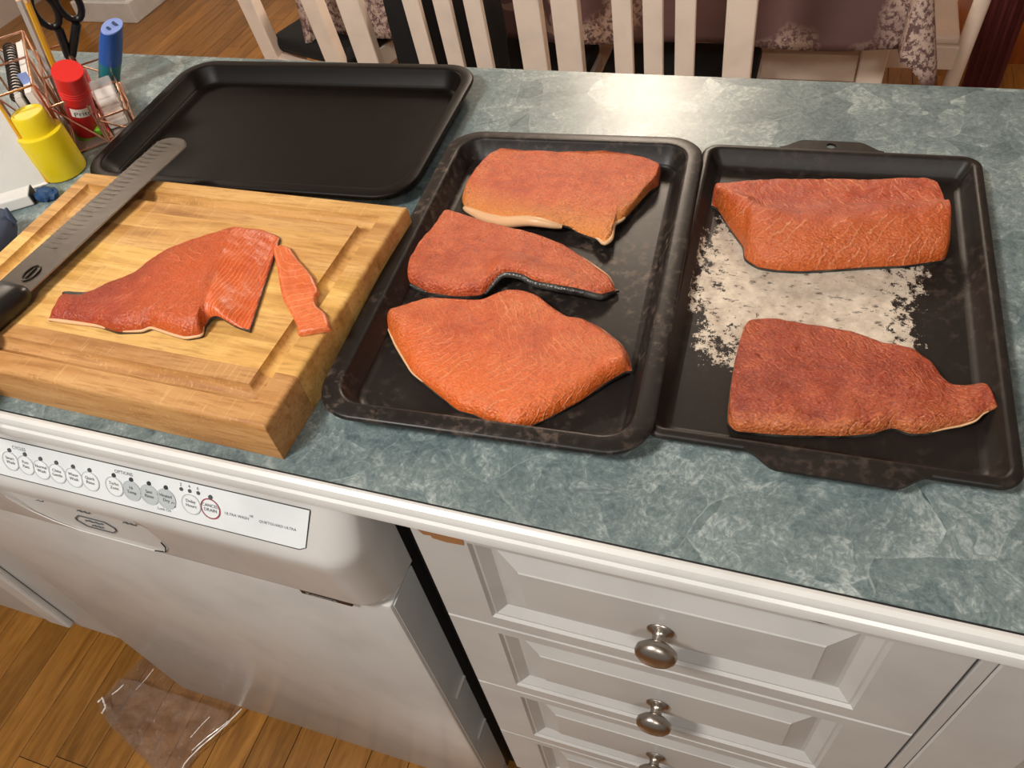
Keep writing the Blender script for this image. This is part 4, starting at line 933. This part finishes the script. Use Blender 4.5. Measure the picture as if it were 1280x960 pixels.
M['glint'] = plain('painted_glint_white', (238, 232, 226), .15)  # white tubes along the folds stand in for glints on the film
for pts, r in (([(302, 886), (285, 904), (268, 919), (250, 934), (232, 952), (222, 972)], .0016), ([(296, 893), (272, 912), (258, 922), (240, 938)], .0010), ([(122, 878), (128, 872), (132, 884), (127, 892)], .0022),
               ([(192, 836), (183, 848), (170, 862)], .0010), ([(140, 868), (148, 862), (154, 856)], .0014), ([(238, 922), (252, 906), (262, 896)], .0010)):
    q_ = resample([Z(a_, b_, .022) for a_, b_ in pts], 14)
    MB().tube(q_, [r * (.3 + .7 * abs(math.sin(.5 + k * 1.3))) for k in range(14)], 6).build('crease_glint', M['glint'], bgp, smooth=True)

# ================================================================== DINING SET BEHIND THE COUNTER
TZ = .742; TX0, TX1, TY0, TY1 = -1.15, .17, 1.42, 2.25
tb = thing('dining_table', 'cream dining table under the taupe cloth', 'table', ((TX0 + TX1) / 2, (TY0 + TY1) / 2, 0))
MB().box((TX0, TY0, TZ - .03), (TX1, TY1, TZ), .004).build('tabletop', M['cream'], tb)
for a, b in ((TX0 + .10, TY0 + .17), (TX1 - .03, TY0 + .17), (TX0 + .10, TY1 - .1), (TX1 - .03, TY1 - .1)): MB().box((a - .028, b - .028, 0), (a + .028, b + .028, TZ - .03), .004).build('leg', M['cream'], tb)
for yy in (TY0 + .18, TY1 - .11): MB().box((TX0 + .13, yy - .012, .37), (TX1 - .06, yy + .012, .435), .003).build('stretcher', M['cream'], tb)
# cloth
hang = .20; nxs, nys = 130, 80; gx = np.linspace(TX0 - .075, TX1 + .195, nxs); gy = np.linspace(TY0 - .205, TY1 + .2, nys); vs = []
for y in gy:
    for x in gx:
        dx = max(TX0 - x, 0, x - TX1); dy = max(TY0 - y, 0, y - TY1); r = math.hypot(dx, dy)
        bx, by = min(max(x, TX0), TX1), min(max(y, TY0), TY1)
        if r > 0:
            ux = (-1 if x < TX0 else 1) * dx / r; uy = (-1 if y < TY0 else 1) * dy / r
            wv = .012 * math.sin((bx * 13 + by * 11) + 3 * math.atan2(dy, dx)) * r / hang
            o_ = .006 + r * .06 + wv + (.05 * r / hang if dx > 0 and dy > 0 else 0)
            vs.append((bx + ux * o_, by + uy * o_, TZ + .004 - max(0, r - .004)))
        else: vs.append((x, y, TZ + .0025))
fs = [(j * nxs + i, j * nxs + i + 1, (j + 1) * nxs + i + 1, (j + 1) * nxs + i) for j in range(nys - 1) for i in range(nxs - 1)]
tc_ = mesh('tablecloth', vs, fs, M['cloth'], None, True, loc=((TX0 + TX1) / 2, (TY0 + TY1) / 2, TZ), angle=70); tag(tc_, 'taupe tablecloth with pale blossom print hanging over the dining table', 'tablecloth')
md = tc_.modifiers.new('thick', 'SOLIDIFY'); md.thickness = .0012; md.offset = 1

def chair(label, xl, xr, y, slat_px, lean=.05, slats=True):
    """back facing the counter; xl, xr outer post x at the counter-edge sight line"""
    c_ = thing('dining_chair', label, 'chair', ((xl + xr) / 2, y + .2, 0), 'cream dining chairs around the table')
    pw = .050; z1 = .98
    def by(z): return y - (z - .65) * .10
    for a in (xl + pw / 2, xr - pw / 2):
        MB().bar((a, by(0.46), .46), (a, by(z1), z1), pw, .024, (0, 1, 0)).build('back_post', M['cream'], c_, bev=.003)
        MB().bar((a, by(.46) + .02, 0), (a, by(.46), .46), pw * .9, .03, (0, 1, 0)).build('rear_leg', M['cream'], c_, bev=.003)
    for a in slat_px:
        MB().bar((a, by(.50), .50), (a, by(.93), .93), .035, .013, (0, 1, 0)).build('slat', M['cream'], c_, bev=.002)
    MB().box((xl + .004, by(.95) - .014, .915), (xr - .004, by(.95) + .014, z1 + .01), .006).build('top_rail', M['cream'], c_)
    MB().box((xl + .03, by(.5) - .011, .475), (xr - .03, by(.5) + .011, .515), .004).build('lower_rail', M['cream'], c_)
    s0_ = by(.46) + .016
    MB().box((xl + .005, s0_, .405), (xr - .005, s0_ + .39, .438), .004).build('seat', M['cream'], c_)
    MB().box((xl + .008, s0_ + .006, .4385), (xr - .008, s0_ + .385, .480), .014).build('cushion', M['cushion'], c_, smooth=True)
    for a in (xl + .03, xr - .03): MB().box((a - .018, s0_ + .345, 0), (a + .018, s0_ + .381, .405), .003).build('front_leg', M['cream'], c_)
    return c_
yA = 1.13; yB = 1.13
ax_ = lambda px, py, y: Y(px, py, y)[0]
chair('cream slatted dining chair nearer the left with black cushion', ax_(450, 79, yA), ax_(687, 90, yA), yA, [ax_(536, 84, yA), ax_(572, 86, yA), ax_(608, 88, yA)])
chair('cream slatted dining chair behind the middle of the counter', ax_(700, 92, yB), ax_(938, 100, yB), yB, [ax_(781, 96, yB), ax_(817, 97, yB), ax_(855, 98, yB)])
cu_ = thing('dark_filler', 'added black filler block behind the slats of the left chair', 'cushion', (ax_(515, 60, yA), yA + .10, .48))  # made-up block, added to darken the view between the slats
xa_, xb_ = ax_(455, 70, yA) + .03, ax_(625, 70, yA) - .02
MB().box((xa_, yA + .055, .482), (xb_, yA + .125, .84), .03).build('filler_body', M['cushion'], cu_, smooth=True)
MB().tube([(xa_ + .01, yA + .09, .50), (xa_ - .001, yA + .09, .66), (xa_ + .01, yA + .09, .82), ((xa_ + xb_) / 2, yA + .09, .8405), (xb_ - .01, yA + .09, .82), (xb_ + .001, yA + .09, .66), (xb_ - .01, yA + .09, .50)], .004, 8).build('filler_piping', M['cushion'], cu_, smooth=True)
# chair at the left table end, turned
def rot_chair(label, P1, P2, depth, post_lean, zs=.44, sidegrey=True):
    P1 = Vector(P1); P2 = Vector(P2); c_ = thing('dining_chair', label, 'chair', ((P1.x + P2.x) / 2, (P1.y + P2.y) / 2 + .1, 0), 'cream dining chairs around the table')
    d = (P2 - P1).normalized(); n_ = Vector((-d.y, d.x, 0));
    for p in (P1, P2):
        MB().bar(p + Vector((0, 0, zs - .04)), p + post_lean + Vector((0, 0, .98)), .040, .034, (0, 1, 0)).build('back_post', M['cream'], c_, bev=.003)
        MB().bar(p, p + Vector((0, 0, zs - .04)), .038, .034, (0, 1, 0)).build('rear_leg', M['cream'], c_, bev=.003)
        q = p + n_ * depth; MB().bar(q, q + Vector((0, 0, zs - .02)), .034, .034, (0, 1, 0)).build('front_leg', M['cream'], c_, bev=.003)
        MB().bar(p + Vector((0, 0, zs)), q + Vector((0, 0, zs)), .022, .05).build('side_rail', M['cream'], c_, bev=.002)
    MB().bar(P1 + Vector((0, 0, zs)), P2 + Vector((0, 0, zs)), .022, .05).build('seat_rail', M['cream'], c_, bev=.002)
    MB().bar(P1 + post_lean * .95 + Vector((0, 0, .93)), P2 + post_lean * .95 + Vector((0, 0, .93)), .022, .07).build('top_rail', M['cream'], c_, bev=.003)
    mb = MB(); q0, q1 = P1 + n_ * .005 - d * .004, P2 + n_ * .005 + d * .004
    vv = []
    for z_, ins in ((zs + .026, .0), (zs + .034, -.010), (zs + .055, -.012), (zs + .068, .002), (zs + .072, .02)):
        vv.append([q0 + d * ins + n_ * (.012 + ins) + Vector((0, 0, z_)), q1 - d * ins + n_ * (.012 + ins) + Vector((0, 0, z_)), q1 - d * ins + n_ * (depth - ins) + Vector((0, 0, z_)), q0 + d * ins + n_ * (depth - ins) + Vector((0, 0, z_))])
    mb.rings(vv); mb.build('cushion', M['cushion'], c_, smooth=True, bev=.008)
yC = 1.33
p1 = Y(348, 76, yC + .05); p2 = Y(426, 80, yC - .02)
rot_chair('cream chair at the left table end under the hanging cloth corner', (p1[0], p1[1], 0), (p2[0], p2[1], 0), .34, Vector((-.03, -.03, 0)), zs=.475)
# chair at the right: only its leaning post and seat rail show
q = Y(1188, 106, 1.67)
cd = thing('dining_chair', 'cream chair with leaning round post at the right table end', 'chair', (q[0], 1.8, 0), 'cream dining chairs around the table')
q2 = Y(1228, 0, 1.67); dz = (q2 - q)
for yy in (0, .36):
    b0_ = Vector((q[0], q[1] + yy, q[2])); k0 = b0_ + Vector(dz) * ((.0 - q[2]) / dz[2]) * .35; k0.z = 0
    MB().tube([k0, b0_ , b0_ + Vector((dz[0], 0, dz[2])) * 3.4], .017, 14).build('back_post', M['cream'], cd, smooth=True)
MB().box((q[0] - .36, q[1] - .012, .37), (q[0] + .0, q[1] + .012, .425), .003).build('seat_rail', M['cream'], cd)
MB().box((q[0] - .36, q[1] + .348, .37), (q[0] + .0, q[1] + .372, .425), .003).build('seat_rail', M['cream'], cd)
MB().box((q[0] - .37, q[1] - .005, .426), (q[0] - .01, q[1] + .36, .445), .006).build('seat', M['cream'], cd)
for yy in (0, .36): MB().box((q[0] - .36, q[1] + yy - .017, 0), (q[0] - .326, q[1] + yy + .017, .37), .003).build('front_leg', M['cream'], cd)
e0 = cd.children[0].data
MB().box((q[0] + .10, q[1] - .01, .86), (q[0] + .125, q[1] + .37, .95), .004).build('top_rail', M['cream'], cd)
# maroon curtain and orange wood cabinet behind on the right
mr = thing('curtain', 'dark maroon fabric hanging at the right behind the counter', 'curtain', (.60, 1.98, 0))
ca, cbp = Y(1200, 115, 1.98), Y(1246, 118, 1.98)
mb = MB(); pr = []
for k in range(41):
    s = k / 40; pr.append((ca[0] + (cbp[0] - ca[0]) * s, 1.98 + .004 * math.sin(s * 26)))
mb.prism([(a, b) for a, b in pr] + [(a, b + .012) for a, b in reversed(pr)], 0.02, 2.2); mb.build('drape', M['maroon'], mr, smooth=True)
MB().tube([(ca[0] - .1, 1.986, 2.21), (cbp[0] + .1, 1.986, 2.21)], .012, 12).build('rod', M['oakc'], mr, smooth=True)
oc = thing('wood_cabinet', 'varnished orange wood cabinet at the far right edge', 'cabinet', (cbp[0] + .35, 2.48, 0))
zc = Y(1265, 108, 2.4)[2]
MB().box((cbp[0] - .05, 2.42, .06), (cbp[0] + .70, 2.77, 1.6)).build('body', M['oakc'], oc, bev=.004)
MB().box((cbp[0] + .01, 2.40, zc), (cbp[0] + .62, 2.42, 1.5), .006).build('door', M['oakc'], oc)
for a in (cbp[0] - .03, cbp[0] + .66): MB().box((a - .02, 2.44, 0), (a + .02, 2.75, .06)).build('foot', M['oakc'], oc)
# ceiling and pendant fixtures that give the light
pd = thing('pendant_lamp', 'round dining pendant lamp hanging over the table', 'lamp', (-.42, 1.80, 1.8))
MB().lathe([(.19, 1.79), (.195, 1.80), (.16, 1.87), (.05, 1.93), (.012, 1.94), (.012, 1.943)], (-.42, 1.80, 0), n=32).build('shade', M['cream'], pd, smooth=True)
MB().tube([(-.42, 1.80, 1.94), (-.42, 1.80, 2.45)], .004, 8).build('cord', M['blackp'], pd)
